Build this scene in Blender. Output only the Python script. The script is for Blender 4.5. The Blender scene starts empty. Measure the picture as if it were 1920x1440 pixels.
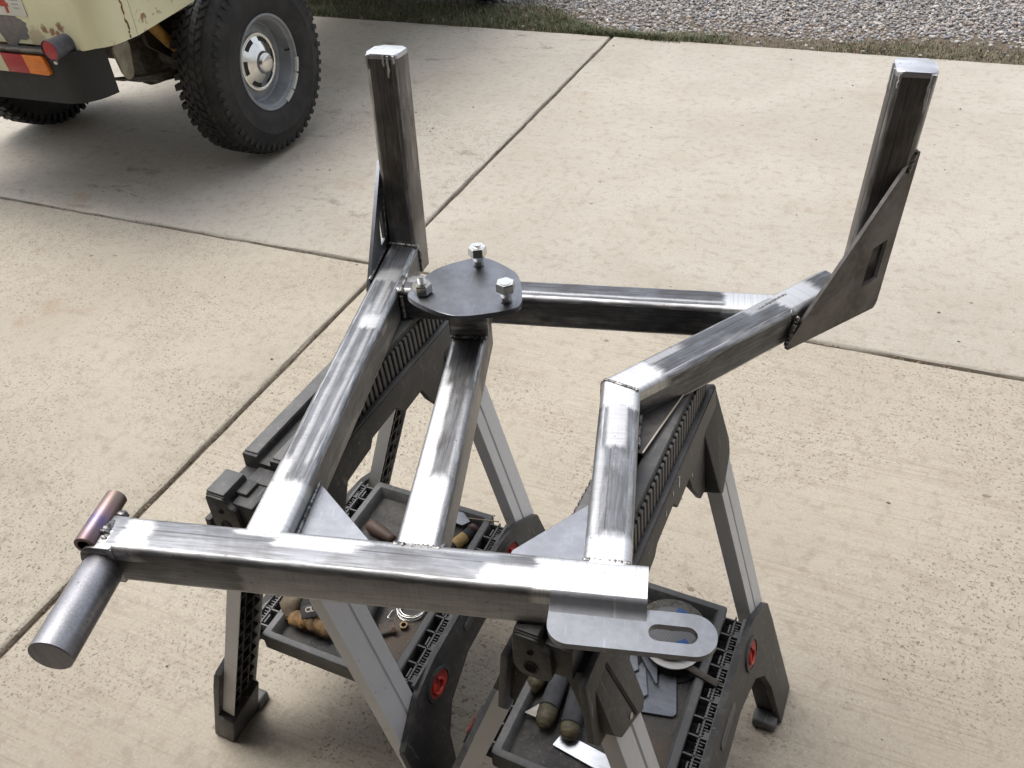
import bpy, bmesh, math, random
import numpy as np
from mathutils import Vector, Matrix

random.seed(7)
rng = np.random.default_rng(11)
R = math.radians
S = bpy.context.scene
COL = S.collection

# ------------------------------------------------------------------ camera, light, exposure
cam_d = bpy.data.cameras.new('camera')
cam = bpy.data.objects.new('camera', cam_d)
COL.objects.link(cam)
S.camera = cam
cam_d.lens = 30.0
cam_d.sensor_width = 36.0
cam_d.sensor_fit = 'HORIZONTAL'
cam_d.clip_start = 0.02
cam_d.clip_end = 2000
CX, CY, CF = (1.0, 0.0, 0.0), (0, 0, 0), (0, 0, 0)
_f = 1600.0
def _n(v): return v / np.linalg.norm(v)
_dn = _n(np.array([139.0, 2003.0, _f])); _up = -_dn
_y = np.array([249.0, -1292.0, _f]); _y = _n(_y - _up * (_y @ _up)); _x = np.cross(_y, _up)
_R = np.array([_x, _y, _up])
m = Matrix.Identity(4)
for i in range(3):
    m[i][0] = _R[i][0]; m[i][1] = -_R[i][1]; m[i][2] = -_R[i][2]
m[2][3] = 1.62
cam.matrix_world = m

SUN_EL, SUN_AZ = R(67), R(-58)         # soft, veiled sun high on the left
w = bpy.data.worlds.new('World'); S.world = w; w.use_nodes = True
wn = w.node_tree; bg = wn.nodes['Background']
sky = wn.nodes.new('ShaderNodeTexSky'); sky.sky_type = 'NISHITA'; sky.sun_disc = False
sky.sun_elevation = SUN_EL; sky.sun_rotation = SUN_AZ
sky.dust_density = 4.0; sky.air_density = 1.0
hs = wn.nodes.new('ShaderNodeHueSaturation'); hs.inputs['Saturation'].default_value = 0.32
wn.links.new(sky.outputs[0], hs.inputs['Color']); wn.links.new(hs.outputs[0], bg.inputs[0])
bg.inputs[1].default_value = 0.15
sd = bpy.data.lights.new('sun', 'SUN'); sd.energy = 0.5; sd.angle = R(40); sd.color = (1, 0.95, 0.87)
so = bpy.data.objects.new('sun', sd); COL.objects.link(so)
dv = Vector((math.sin(SUN_AZ) * math.cos(SUN_EL), math.cos(SUN_AZ) * math.cos(SUN_EL), math.sin(SUN_EL)))
so.rotation_euler = dv.to_track_quat('Z', 'Y').to_euler(); so.location = (0, 0, 6)
S.view_settings.view_transform = 'Standard'; S.view_settings.look = 'None'
S.view_settings.gamma = 1.0; S.view_settings.use_curve_mapping = False
S.view_settings.exposure = 0.92

# ------------------------------------------------------------------ node helpers
class NT:
    def __init__(s, name):
        s.m = bpy.data.materials.new(name); s.m.use_nodes = True
        s.t = s.m.node_tree; s.b = s.t.nodes['Principled BSDF']
        s.tc = s.t.nodes.new('ShaderNodeTexCoord')
    def link(s, a, b): s.t.links.new(a, b)
    def val(s, node, i, v):
        if v is None: return
        if isinstance(v, bpy.types.NodeSocket): s.link(v, node.inputs[i])
        else: node.inputs[i].default_value = v
    def math(s, op, a, b=0.0, c=None, clamp=False):
        n = s.t.nodes.new('ShaderNodeMath'); n.operation = op; n.use_clamp = clamp
        s.val(n, 0, a); s.val(n, 1, b); s.val(n, 2, c); return n.outputs[0]
    def mapping(s, vec, scale=(1, 1, 1), loc=(0, 0, 0), rot=(0, 0, 0)):
        n = s.t.nodes.new('ShaderNodeMapping'); s.link(vec, n.inputs[0])
        n.inputs['Scale'].default_value = scale; n.inputs['Location'].default_value = loc
        n.inputs['Rotation'].default_value = rot; return n.outputs[0]
    def noise(s, vec, scale, detail=4, rough=.55, dist=0.0, col=False):
        n = s.t.nodes.new('ShaderNodeTexNoise'); s.link(vec, n.inputs['Vector'])
        n.inputs['Scale'].default_value = scale; n.inputs['Detail'].default_value = detail
        n.inputs['Roughness'].default_value = rough; n.inputs['Distortion'].default_value = dist
        return n.outputs['Color' if col else 'Fac']
    def voro(s, vec, scale, out='Distance', feat='F1', rnd=1.0):
        n = s.t.nodes.new('ShaderNodeTexVoronoi'); n.feature = feat; s.link(vec, n.inputs['Vector'])
        n.inputs['Scale'].default_value = scale; n.inputs['Randomness'].default_value = rnd
        return n.outputs[out]
    def ramp(s, fac, stops):
        n = s.t.nodes.new('ShaderNodeValToRGB'); s.val(n, 0, fac); e = n.color_ramp.elements
        while len(e) < len(stops): e.new(0.5)
        for k, (p, c) in enumerate(stops):
            e[k].position = p; e[k].color = (c, c, c, 1) if isinstance(c, (int, float)) else (*c, 1)
        return n.outputs[0]
    def smooth(s, v, lo, hi, a=0.0, b=1.0):
        n = s.t.nodes.new('ShaderNodeMapRange'); n.interpolation_type = 'SMOOTHSTEP'
        s.val(n, 0, v); n.inputs[1].default_value = lo; n.inputs[2].default_value = hi
        n.inputs[3].default_value = a; n.inputs[4].default_value = b; return n.outputs[0]
    def mix(s, f, a, b, mode='MIX'):
        n = s.t.nodes.new('ShaderNodeMix'); n.data_type = 'RGBA'; n.blend_type = mode
        s.val(n, 0, f)
        for i, v in ((6, a), (7, b)):
            if isinstance(v, tuple): n.inputs[i].default_value = (*v[:3], 1)
            else: s.link(v, n.inputs[i])
        return n.outputs[2]
    def xyz(s, vec):
        n = s.t.nodes.new('ShaderNodeSeparateXYZ'); s.link(vec, n.inputs[0]); return n.outputs
    def bump(s, h, strength, dist=0.002, prev=None):
        n = s.t.nodes.new('ShaderNodeBump'); s.link(h, n.inputs['Height'])
        n.inputs['Strength'].default_value = strength; n.inputs['Distance'].default_value = dist
        if prev is not None: s.link(prev, n.inputs['Normal'])
        return n.outputs[0]
    def out(s, color=None, rough=None, metal=None, normal=None, spec=None):
        for k, v in (('Base Color', color), ('Roughness', rough), ('Metallic', metal), ('Normal', normal), ('Specular IOR Level', spec)):
            if v is None: continue
            if isinstance(v, tuple): s.b.inputs[k].default_value = (*v, 1)
            else: s.val(s.b, k, v)
        return s.m

def plain(name, c1, c2=None, rough=.5, metal=0.0, scale=30, bump=0.0, bscale=300, stretch=(1, 1, 1), contrast=(.35, .65), spec=.5):
    n = NT(name); v = n.mapping(n.tc.outputs['Object'], stretch)
    c2 = c2 or tuple(x * .7 for x in c1)
    f = n.smooth(n.noise(v, scale, 5, .6), *contrast)
    col = n.mix(f, c1, c2)
    r = n.math('ADD', n.math('MULTIPLY', f, .16), rough - .08)
    nm = n.bump(n.noise(v, bscale, 3, .6), bump) if bump else None
    return n.out(col, r, metal, nm, spec)

# raw steel tube: object space, X along the length, Z up (half height .032), Y across
def steel(name, dark=(.16, .17, .19), dark2=(.095, .095, .095), patches=(), bright=(.70, .70, .705), seed=0.0, rough=.47, seam=True, rub=.5):
    n = NT(name); o = n.mapping(n.tc.outputs['Object'], loc=(seed, seed * .7, 0)); raw = n.tc.outputs['Object']
    x, y, z = n.xyz(raw)
    st = n.noise(n.mapping(o, (3, 60, 60)), 6, 4, .65)            # streaks along the drawing direction
    bl = n.noise(o, 14, 5, .6, .6)
    f = n.smooth(n.math('ADD', n.math('MULTIPLY', st, .5), n.math('MULTIPLY', bl, .5)), .38, .62)
    col = n.mix(f, dark, dark2)
    wob = n.math('MULTIPLY', n.math('SUBTRACT', n.noise(n.mapping(o, (.35, 2.2, 1)), 55, 5, .7), .5), .034)
    arcs = n.noise(n.mapping(o, (70, 3, 3), rot=(0, 0, .35)), 6, 3, .6)   # grinder passes across
    mask = None
    for (x0, x1, y0, y1, zmin, amt) in patches:
        xx = n.math('ADD', x, wob); yy = n.math('ADD', y, n.math('MULTIPLY', wob, .25))
        a = n.math('MULTIPLY', n.smooth(xx, x0 - .005, x0 + .007), n.smooth(xx, x1 - .010, x1 + .012, 1, 0))
        b = n.math('MULTIPLY', n.smooth(yy, y0 - .003, y0 + .004), n.smooth(yy, y1 - .003, y1 + .004, 1, 0))
        q = n.math('MULTIPLY', a, b)
        q = n.math('MULTIPLY', q, n.math('GREATER_THAN', z, zmin))
        q = n.math('MULTIPLY', q, amt)
        mask = q if mask is None else n.math('MAXIMUM', mask, q)
    # random rubbed spots
    rb = n.math('MULTIPLY', n.smooth(n.noise(n.mapping(o, (.8, 3.4, 3.4), loc=(3.1, 0, 0)), 9, 6, .68, .3), .50, .76), rub * 1.4)
    mask = rb if mask is None else n.math('MAXIMUM', mask, rb)
    mask = n.math('MULTIPLY', mask, n.smooth(arcs, .25, .6, .72, 1.0))
    # brighter line along the long edges
    edge = n.math('MULTIPLY', n.math('GREATER_THAN', n.math('ABSOLUTE', y), .0195), n.math('GREATER_THAN', n.math('ABSOLUTE', z), .023))
    edge = n.math('MULTIPLY', edge, n.smooth(n.noise(n.mapping(o, (4, 30, 30)), 6, 3), .4, .7, .15, .6))
    mask = n.math('MAXIMUM', mask, edge)
    if seam:   # weld seam of the tube, a dark scored line
        sl = n.smooth(n.math('ABSOLUTE', n.math('SUBTRACT', y, .0065)), .0004, .0012, 1, 0)
        col = n.mix(n.math('MULTIPLY', sl, .55), col, (.05, .05, .05))
    col = n.mix(mask, col, bright)
    col = n.mix(n.math('MULTIPLY', n.smooth(n.noise(o, 150, 2), .70, .76), .6), col, (.08, .075, .07))
    r = n.math('ADD', n.math('MULTIPLY', st, .2), rough - .1)
    r = n.math('SUBTRACT', r, n.math('MULTIPLY', mask, .04))
    nm = n.bump(st, .12, .001); nm = n.bump(n.math('MULTIPLY', arcs, mask), .18, .001, nm)
    return n.out(col, r, 1.0, nm)

def plate_steel(name, c1, c2, rough=.45, rub=.2, seed=0.0):   # flat plate with mill finish, no drawing direction
    n = NT(name); o = n.mapping(n.tc.outputs['Object'], loc=(seed, seed * .6, 0))
    a = n.noise(o, 12, 5, .6, .5); b = n.noise(o, 70, 4, .65)
    col = n.mix(n.smooth(n.math('ADD', n.math('MULTIPLY', a, .65), n.math('MULTIPLY', b, .35)), .38, .62), c1, c2)
    sc = n.math('MULTIPLY', n.smooth(n.noise(n.mapping(o, (90, 7, 7), rot=(0, 0, .7)), 2, 4, .6), .62, .70), rub)
    col = n.mix(sc, col, tuple(min(1, 2.0 * q) for q in c1))
    return n.out(col, n.math('ADD', n.math('MULTIPLY', a, .24), rough - .12), 1.0, n.bump(b, .12, .001))

# ------------------------------------------------------------------ mesh helpers
MW = {}
def part(name, bm, mat, parent=None, mw=None, sharp=38, **props):
    """link a bmesh (vertices in the space of mw) as one object; mw is the world matrix"""
    me = bpy.data.meshes.new(name)
    bmesh.ops.recalc_face_normals(bm, faces=bm.faces)
    bm.to_mesh(me); bm.free()
    if isinstance(mat, (list, tuple)):
        for q in mat: me.materials.append(q)
    else: me.materials.append(mat)
    me.polygons.foreach_set('use_smooth', [True] * len(me.polygons))
    if sharp: me.set_sharp_from_angle(angle=R(sharp))
    return link(name, me, parent, mw, **props)
def link(name, data, parent=None, mw=None, **props):
    o = bpy.data.objects.new(name, data); COL.objects.link(o)
    mw = mw.copy() if mw is not None else Matrix.Identity(4)
    if parent is not None:
        o.parent = parent; o.matrix_basis = MW[parent.name].inverted() @ mw
    else: o.matrix_basis = mw
    MW[o.name] = mw
    for k, v in props.items(): o[k] = v
    return o
def thing(name, label, cat, mw, group=None):
    o = link(name, None, None, mw); o.empty_display_size = .05
    o['label'] = label; o['category'] = cat
    if group: o['group'] = group
    return o
def copy_tree(o, parent=None, mw=None):
    c = o.copy(); COL.objects.link(c)
    if parent is not None: c.parent = parent
    if mw is not None: c.matrix_basis = mw; MW[c.name] = mw
    for ch in [q for q in ALLCH(o)]: copy_tree(ch, c)
    return c
def ALLCH(o): return [q for q in bpy.data.objects if q.parent == o]
def T(x, y, z): return Matrix.Translation((x, y, z))
def RZ(a): return Matrix.Rotation(a, 4, 'Z')
def axes(o, ux, uy, uz):
    m = Matrix.Identity(4)
    for i in range(3): m[i][0] = ux[i]; m[i][1] = uy[i]; m[i][2] = uz[i]; m[i][3] = o[i]
    return m
def NB(): return bmesh.new()
def box(bm, c, s, mat=None, bev=0.0, seg=2):
    mm = (mat or Matrix.Identity(4)) @ T(*c) @ Matrix.Diagonal((s[0], s[1], s[2], 1))
    r = bmesh.ops.create_cube(bm, size=1.0, matrix=mm)
    if bev:
        es = list({e for v in r['verts'] for e in v.link_edges})
        bmesh.ops.bevel(bm, geom=es, offset=bev, segments=seg, affect='EDGES', profile=.5, clamp_overlap=True)
    return bm
def loft(bm, rings, close=True, cap=True):
    vs = [[bm.verts.new(p) for p in r] for r in rings]
    n = len(vs[0])
    for a, b in zip(vs, vs[1:]):
        for i in range(n if close else n - 1):
            j = (i + 1) % n
            bm.faces.new((a[i], a[j], b[j], b[i]))
    if cap:
        bm.faces.new(vs[0][::-1]); bm.faces.new(vs[-1])
    return vs
def prism(bm, pts, depth, mat=None, bev=0.0, seg=2):
    """2-D outline in XY extruded along +Z by depth"""
    mm = mat or Matrix.Identity(4)
    a = [bm.verts.new(mm @ Vector((x, y, 0))) for x, y in pts]
    b = [bm.verts.new(mm @ Vector((x, y, depth))) for x, y in pts]
    fs = [bm.faces.new(a[::-1]), bm.faces.new(b)]
    n = len(pts)
    for i in range(n):
        j = (i + 1) % n; fs.append(bm.faces.new((a[i], a[j], b[j], b[i])))
    if bev:
        es = list(set(fs[0].edges) | set(fs[1].edges))
        bmesh.ops.bevel(bm, geom=es, offset=bev, segments=seg, affect='EDGES', profile=.5, clamp_overlap=True)
    return bm
def round_poly(pts, r, seg=5):
    out = []; n = len(pts)
    rr = r if isinstance(r, (list, tuple)) else [r] * n
    for i in range(n):
        p = Vector(pts[i]); a = Vector(pts[i - 1]) - p; b = Vector(pts[(i + 1) % n]) - p
        if rr[i] <= 0: out.append(tuple(p)); continue
        la, lb = a.length, b.length; a.normalize(); b.normalize()
        ang = math.acos(max(-1, min(1, a.dot(b)))); d = min(rr[i] / math.tan(ang / 2), la * .49, lb * .49)
        r0 = d * math.tan(ang / 2); c = p + (a + b).normalized() * (r0 / math.sin(ang / 2))
        s = p + a * d - c; e = p + b * d - c
        a0 = math.atan2(s.y, s.x); a1 = math.atan2(e.y, e.x); da = (a1 - a0 + math.pi) % (2 * math.pi) - math.pi
        for k in range(seg + 1):
            t = a0 + da * k / seg; out.append((c.x + r0 * math.cos(t), c.y + r0 * math.sin(t)))
    return out
def prism_hole(bm, outer, inner, depth, mat=None):
    """plate with one hole: both outlines as point lists, bridged by triangulated fill"""
    mm = mat or Matrix.Identity(4)
    lv = []
    for z in (0, depth):
        es = []; vs = []
        for loop in (outer, inner):
            v = [bm.verts.new(mm @ Vector((x, y, z))) for x, y in loop]
            es += [bm.edges.new((v[i], v[(i + 1) % len(v)])) for i in range(len(v))]
            vs.append(v)
        bmesh.ops.triangle_fill(bm, use_beauty=True, use_dissolve=False, edges=es)
        lv.append(vs)
    for k in (0, 1):
        a, b = lv[0][k], lv[1][k]; n = len(a)
        for i in range(n):
            j = (i + 1) % n; bm.faces.new((a[i], a[j], b[j], b[i]))
    return bm
def circ(r, n, c=(0, 0), a0=0.0):
    return [(c[0] + r * math.cos(a0 + 2 * math.pi * k / n), c[1] + r * math.sin(a0 + 2 * math.pi * k / n)) for k in range(n)]
def lathe(bm, prof, n=32, mat=None, cap=True):
    """profile (r,z) spun about Z"""
    mm = mat or Matrix.Identity(4)
    rings = [[mm @ Vector((max(r, 1e-4) * math.cos(2 * math.pi * k / n), max(r, 1e-4) * math.sin(2 * math.pi * k / n), z)) for k in range(n)] for r, z in prof]
    loft(bm, rings, True, cap); return bm
def tube(bm, pts, r, n=8, cap=True, wob=0.0, flat=1.0):
    pts = [Vector(p) for p in pts]; rings = []
    ref = Vector((0, 0, 1))
    for i, p in enumerate(pts):
        d = (pts[min(i + 1, len(pts) - 1)] - pts[max(i - 1, 0)]).normalized()
        rf = ref if abs(d.dot(ref)) < .95 else Vector((0, 1, 0))
        u = d.cross(rf).normalized(); v = u.cross(d)
        rr = (r[i] if isinstance(r, (list, tuple)) else r) * (1 + random.uniform(-wob, wob))
        rings.append([p + (u * math.cos(2 * math.pi * k / n) + v * math.sin(2 * math.pi * k / n) * flat) * rr for k in range(n)])
    loft(bm, rings, True, cap); return bm
def lerp(a, b, t): return Vector(a) * (1 - t) + Vector(b) * t
def bead(bm, a, b, r=.004, step=.0018):
    """weld bead: a rippled, uneven caterpillar between two points"""
    a, b = Vector(a), Vector(b); n = max(3, int((b - a).length / step))
    pts, rs = [], []
    for k in range(n + 1):
        t = k / n; j = Vector((random.uniform(-1, 1), random.uniform(-1, 1), random.uniform(-1, 1))) * r * .10
        pts.append(lerp(a, b, t) + j); rs.append(r * (1.0 + .09 * math.sin(k * 1.9)) * random.uniform(.88, 1.10))
    rs[0] *= .4; rs[-1] *= .4
    tube(bm, pts, rs, 7)
def polyline(bm, pts, r, **k):
    for a, b in zip(pts, pts[1:]): bead(bm, a, b, r, **k)
def text_mesh(name, body, size, mat, parent, mw, ext=.0004, bold=0.0):
    cu = bpy.data.curves.new(name, 'FONT'); cu.body = body; cu.size = size; cu.extrude = ext; cu.offset = bold
    cu.align_x = 'CENTER'; cu.align_y = 'CENTER'; cu.resolution_u = 3
    tmp = bpy.data.objects.new('tmp', cu); me = bpy.data.meshes.new_from_object(tmp)
    bpy.data.objects.remove(tmp); bpy.data.curves.remove(cu)
    me.name = name; me.materials.clear(); me.materials.append(mat)
    return link(name, me, parent, mw)

# ------------------------------------------------------------------ setting: ground, driveway, verge, gravel, garage
DR = RZ(R(-15.75))                           # driveway axes: X along the cross joints, Y along the long joint

def concrete(name, expo, broom, blotch, seed, oil=0.0, tone=(1, 1, 1)):
    n = NT(name); o = n.mapping(n.tc.outputs['Object'], loc=(seed, seed * 1.3, 0))
    tn = lambda c: tuple(a * b for a, b in zip(c, tone))
    big = n.noise(o, 1.1, 4, .6, .4); mid = n.noise(o, 7, 5, .6)
    col = n.mix(n.smooth(big, .3, .7), tn((.455, .424, .372)), tn((.385, .355, .305)))
    col = n.mix(n.math('MULTIPLY', n.smooth(mid, .45, .75), .35), col, (.345, .30, .24))
    fine = n.noise(o, 140, 3, .7)
    col = n.mix(n.math('MULTIPLY', n.smooth(fine, .38, .72), .52), col, (.31, .27, .215))
    col = n.mix(n.math('MULTIPLY', n.smooth(n.noise(n.mapping(o, loc=(4, 2, 0)), 230, 2, .6), .60, .72), .5), col, (.62, .57, .49))
    # exposed aggregate: pits and dark stones, in patches
    zone = n.smooth(n.noise(n.mapping(o, loc=(7, 3, 0)), 1.5, 4, .6, .5), .62 - expo, .80 - expo)
    vd = n.voro(n.mapping(o, (1, 1, 1)), 88); vd2 = n.voro(n.mapping(o, loc=(2, 5, 0)), 160)
    sel = n.smooth(n.noise(o, 70, 2, .5), .52, .62)
    sel2 = n.smooth(n.noise(n.mapping(o, loc=(1, 9, 0)), 110, 2, .5), .48, .58)
    spk = n.math('MAXIMUM', n.math('MULTIPLY', n.smooth(vd, .22, .46, 1, 0), sel), n.math('MULTIPLY', n.smooth(vd2, .22, .46, 1, 0), sel2))
    spk = n.math('MULTIPLY', spk, n.math('ADD', n.math('MULTIPLY', zone, .80), .13))
    col = n.mix(spk, col, (.17, .145, .115))
    # scattered single dark spots and drips
    sp = n.smooth(n.voro(n.mapping(o, (1, 1.4, 1), loc=(9, 1, 0)), 6.5), .045, .075, 1, 0)
    sp = n.math('MULTIPLY', sp, n.smooth(n.noise(o, 3.1, 2), .5, .55))
    col = n.mix(n.math('MULTIPLY', sp, .75), col, (.13, .10, .075))
    mo = n.noise(n.mapping(o, loc=(21, 8, 0)), 26, 5, .7, .3)
    col = n.mix(n.math('MULTIPLY', n.smooth(mo, .50, .66), .50), col, (.27, .235, .185))
    # hairline drips and tyre rubs
    tr = n.math('MULTIPLY', n.smooth(n.noise(n.mapping(o, (16, .5, 1), loc=(2, 3, 0)), 1, 4, .7, .5), .60, .75), n.smooth(n.noise(o, 1.3, 2), .5, .62))
    col = n.mix(n.math('MULTIPLY', tr, .30), col, (.24, .21, .175))
    # rust-brown and grey stains
    st = n.smooth(n.noise(n.mapping(o, loc=(13, 4, 0)), 2.3, 5, .62, .8), .60, .78)
    col = n.mix(n.math('MULTIPLY', st, blotch), col, (.30, .22, .14))
    st2 = n.smooth(n.noise(n.mapping(o, (.7, 2, 1), loc=(3, 14, 0)), 1.7, 5, .65, .6), .58, .78)
    col = n.mix(n.math('MULTIPLY', st2, blotch * .9), col, (.25, .215, .17))
    if oil:
        ol = n.math('MULTIPLY', n.smooth(n.noise(n.mapping(o, (1, 1.6, 1), loc=(6, 2, 0)), 4.2, 6, .7, .4), .57, .70), n.smooth(n.noise(n.mapping(o, loc=(1, 4, 0)), 1.2, 2), .42, .58))
        col = n.mix(n.math('MULTIPLY', ol, oil), col, (.13, .10, .075))
    br = n.noise(n.mapping(o, (2.6, 150, 1), rot=(0, 0, .02)), 1, 5, .65, .12)
    col = n.mix(n.math('MULTIPLY', n.math('MULTIPLY', n.smooth(br, .46, .66), n.smooth(n.noise(n.mapping(o, loc=(8, 8, 0)), 2.6, 4, .6), .36, .62, .25, 1.0)), .46 * broom), col, (.235, .195, .14))
    h = n.math('SUBTRACT', n.math('ADD', n.math('MULTIPLY', br, .6 * broom), n.math('MULTIPLY', fine, .35)), n.math('MULTIPLY', spk, .8))
    nm = n.bump(h, .45, .003); nm = n.bump(mid, .15, .01, nm)
    return n.out(col, n.math('ADD', n.math('MULTIPLY', mid, .15), .72), 0.0, nm, .35)

soil = plain('soil', (.13, .10, .07), (.07, .055, .04), .95, 0, 20, .6, 90)
bm = NB()
vs = [bm.verts.new(p) for p in ((-600, -600, -.06), (600, -600, -.06), (600, 600, -.06), (-600, 600, -.06))]; bm.faces.new(vs)
part('ground', bm, plain('ground_earth', (.23, .2, .15), (.14, .13, .08), .95, 0, .3), kind='structure')
dw = link('driveway', None, None, DR, kind='structure'); dw['label'] = 'pale beige concrete driveway divided by tooled joints'

def slab(s0, s1, t0, t1, mat, lab=None, flat_band=True):
    """one cast slab with tooled rounded edges and a slightly lower troweled border"""
    bm = NB(); g = .0085
    x0, x1, y0, y1 = s0 + g, s1 - g, t0 + g, t1 - g
    def ring(ins, z, sub=40):
        pts = []
        cs = [(x0 + ins, y0 + ins), (x1 - ins, y0 + ins), (x1 - ins, y1 - ins), (x0 + ins, y1 - ins)]
        for i in range(4):
            a, b = cs[i], cs[(i + 1) % 4]
            for k in range(sub):
                t = k / sub
                j = random.uniform(-.0022, .0022) if ins < .012 else 0
                pts.append((a[0] + (b[0] - a[0]) * t + j, a[1] + (b[1] - a[1]) * t + j, z + (random.uniform(-.0012, .0012) if 0 < ins < .012 else 0)))
        return pts
    rg = [ring(0, -.05), ring(0, -.012), ring(.002, -.006), ring(.006, -.0025), ring(.011, -.0012), ring(.05, -.0010), ring(.054, 0.0)]
    loft(bm, rg)
    o = part('concrete_slab', bm, mat, dw, DR, sharp=30)
    if lab: o['label'] = lab
SA, TB, TE = -1.593, 2.347, 5.18
slab(-4.7, SA, -.9, TB, concrete('concrete_worn', .21, .15, .55, 1.0, .25, (1, .97, .91)), 'weathered slab with exposed aggregate speckle')
slab(SA, 1.45, -.9, TB, concrete('concrete_broomed', .20, .9, .65, 5.0, .25, (.97, .93, .87)), 'broom finished slab under the sawhorses')
slab(1.45, 4.5, -.9, TB, concrete('concrete_side', .05, .6, .25, 8.0))
slab(-4.7, SA, TB, TE, concrete('concrete_oily', .15, .1, .7, 12.0, .75), 'slab with oil stains under the truck')
slab(SA, 1.45, TB, TE, concrete('concrete_clean', .02, .4, .45, 16.0, .2), 'pale smooth slab beside the grass verge')
slab(1.45, 4.5, TB, TE, concrete('concrete_far', -.06, .3, .2, 20.0))
bm = NB(); box(bm, (-.1, 2.14, -.032), (9.3, 6.2, .03)); part('joint_filler', bm, soil, dw, DR)

# leaves, grit and bits of dirt lying on the slabs and in the joints
bm = NB()
def chip(x, y, z, r):
    k = random.choice((4, 5, 6)); a0 = random.uniform(0, 6)
    pts = [(x + r * random.uniform(.5, 1) * math.cos(a0 + 6.283 * i / k), y + r * .7 * random.uniform(.5, 1) * math.sin(a0 + 6.283 * i / k)) for i in range(k)]
    b = [bm.verts.new((px, py, z)) for px, py in pts]; t = bm.verts.new((x, y, z + r * random.uniform(.3, .7)))
    for i in range(k): bm.faces.new((b[i], b[(i + 1) % k], t))
for _ in range(170): chip(random.uniform(-3.4, 1.3), random.uniform(.3, 5.1), .0006, random.choice((.003, .004, .005, .008)))
for _ in range(420): chip(SA + random.gauss(0, .012), random.uniform(.0, 5.1), -.010, random.uniform(.003, .008))
for _ in range(420): chip(random.uniform(-3.6, 1.4), TB + random.gauss(0, .010), -.010, random.uniform(.003, .008))
part('debris', bm, plain('litter', (.10, .07, .045), (.22, .17, .11), .9, 0, 40), None, DR, kind='stuff', label='dark grit and leaf bits scattered over the slabs')
bm = NB()
for _ in range(60): chip(random.uniform(-2.2, 1.2), random.uniform(.2, 4.6), .0006, random.choice((.003, .004)))
part('pale_grit', bm, plain('pale_grit', (.7, .66, .55), (.5, .4, .25), .8, 0, 40), None, DR, kind='stuff', label='tiny pale chips scattered over the slabs')

# soil strip, grass and gravel beyond the slab
bm = NB(); box(bm, (-.5, TE + .26, -.035), (11, .52, .05)); part('verge_soil', bm, soil, None, DR, kind='structure')
bm = NB(); box(bm, (-.5, TE + 3.9, -.045), (16, 7.0, .05)); part('gravel_bed', bm, plain('gravel_dust', (.24, .225, .205), (.12, .11, .10), .95, 0, 60, .8, 120), None, DR, kind='structure')

def color_mesh(name, verts, faces_n, loops, cols, mat, label, kind='stuff'):
    me = bpy.data.meshes.new(name); nf = len(loops) // faces_n
    me.vertices.add(len(verts)); me.vertices.foreach_set('co', np.asarray(verts, np.float32).ravel())
    me.loops.add(len(loops)); me.loops.foreach_set('vertex_index', np.asarray(loops, np.int32))
    me.polygons.add(nf); me.polygons.foreach_set('loop_start', np.arange(nf, dtype=np.int32) * faces_n)
    me.update(calc_edges=True); me.validate()
    ca = me.color_attributes.new('tint', 'FLOAT_COLOR', 'POINT')
    c4 = np.ones((len(verts), 4), np.float32); c4[:, :3] = cols
    ca.data.foreach_set('color', c4.ravel()); me.materials.append(mat)
    return link(name, me, None, DR, kind=kind, label=label)
def tinted(name, rough, spec=.4, trans=False):
    n = NT(name); a = n.t.nodes.new('ShaderNodeVertexColor'); a.layer_name = 'tint'
    ns = n.noise(n.tc.outputs['Object'], 300, 2)
    return n.out(n.mix(n.math('MULTIPLY', ns, .35), a.outputs[0], (.1, .09, .08)), rough, 0.0, None, spec)

def verge(s):   # width of the grassy strip, changing along the slab
    return .16 + .10 * np.sin(s * 1.9 + .8) + .05 * np.sin(s * 5.1) + np.where(s < -1.75, .30, 0.0) * np.clip((-1.75 - s) * 2, 0, 1)
t = (1 + 5 ** .5) / 2
ico = np.array([(-1, t, 0), (1, t, 0), (-1, -t, 0), (1, -t, 0), (0, -1, t), (0, 1, t), (0, -1, -t), (0, 1, -t), (t, 0, -1), (t, 0, 1), (-t, 0, -1), (-t, 0, 1)]) / math.hypot(1, t)
icf = np.array([(0, 11, 5), (0, 5, 1), (0, 1, 7), (0, 7, 10), (0, 10, 11), (1, 5, 9), (5, 11, 4), (11, 10, 2), (10, 7, 6), (7, 1, 8), (3, 9, 4), (3, 4, 2), (3, 2, 6), (3, 6, 8), (3, 8, 9), (4, 9, 5), (2, 4, 11), (6, 2, 10), (8, 6, 7), (9, 8, 1)])
N = 66000
s = rng.uniform(-3.6, 2.9, N); tt = TE + .02 + (rng.random(N) ** 1.15) * 3.3
keep = rng.random(N) < np.clip((tt - TE - verge(s)) / .14, .03, 1); s = s[keep]; tt = tt[keep]; N = len(s)
rad = rng.uniform(.0045, .0118, N) * np.where(rng.random(N) < .08, 1.6, 1)
sc = np.stack([rad * rng.uniform(.75, 1.35, N), rad * rng.uniform(.75, 1.35, N), rad * rng.uniform(.5, .9, N)], 1)
V = ico[None] * (1 + rng.uniform(-.26, .26, (N, 12, 1))) * sc[:, None]
an = rng.uniform(0, 6.28, N); c, sn = np.cos(an)[:, None], np.sin(an)[:, None]
tl = rng.uniform(-.6, .6, N); ct, stl = np.cos(tl)[:, None], np.sin(tl)[:, None]
X, Y, Z = V[..., 0], V[..., 1], V[..., 2]
Y, Z = Y * ct - Z * stl, Y * stl + Z * ct
V = np.stack([X * c - Y * sn + s[:, None], X * sn + Y * c + tt[:, None], Z - .017 + rng.uniform(0, .016, N)[:, None]], -1)
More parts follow.
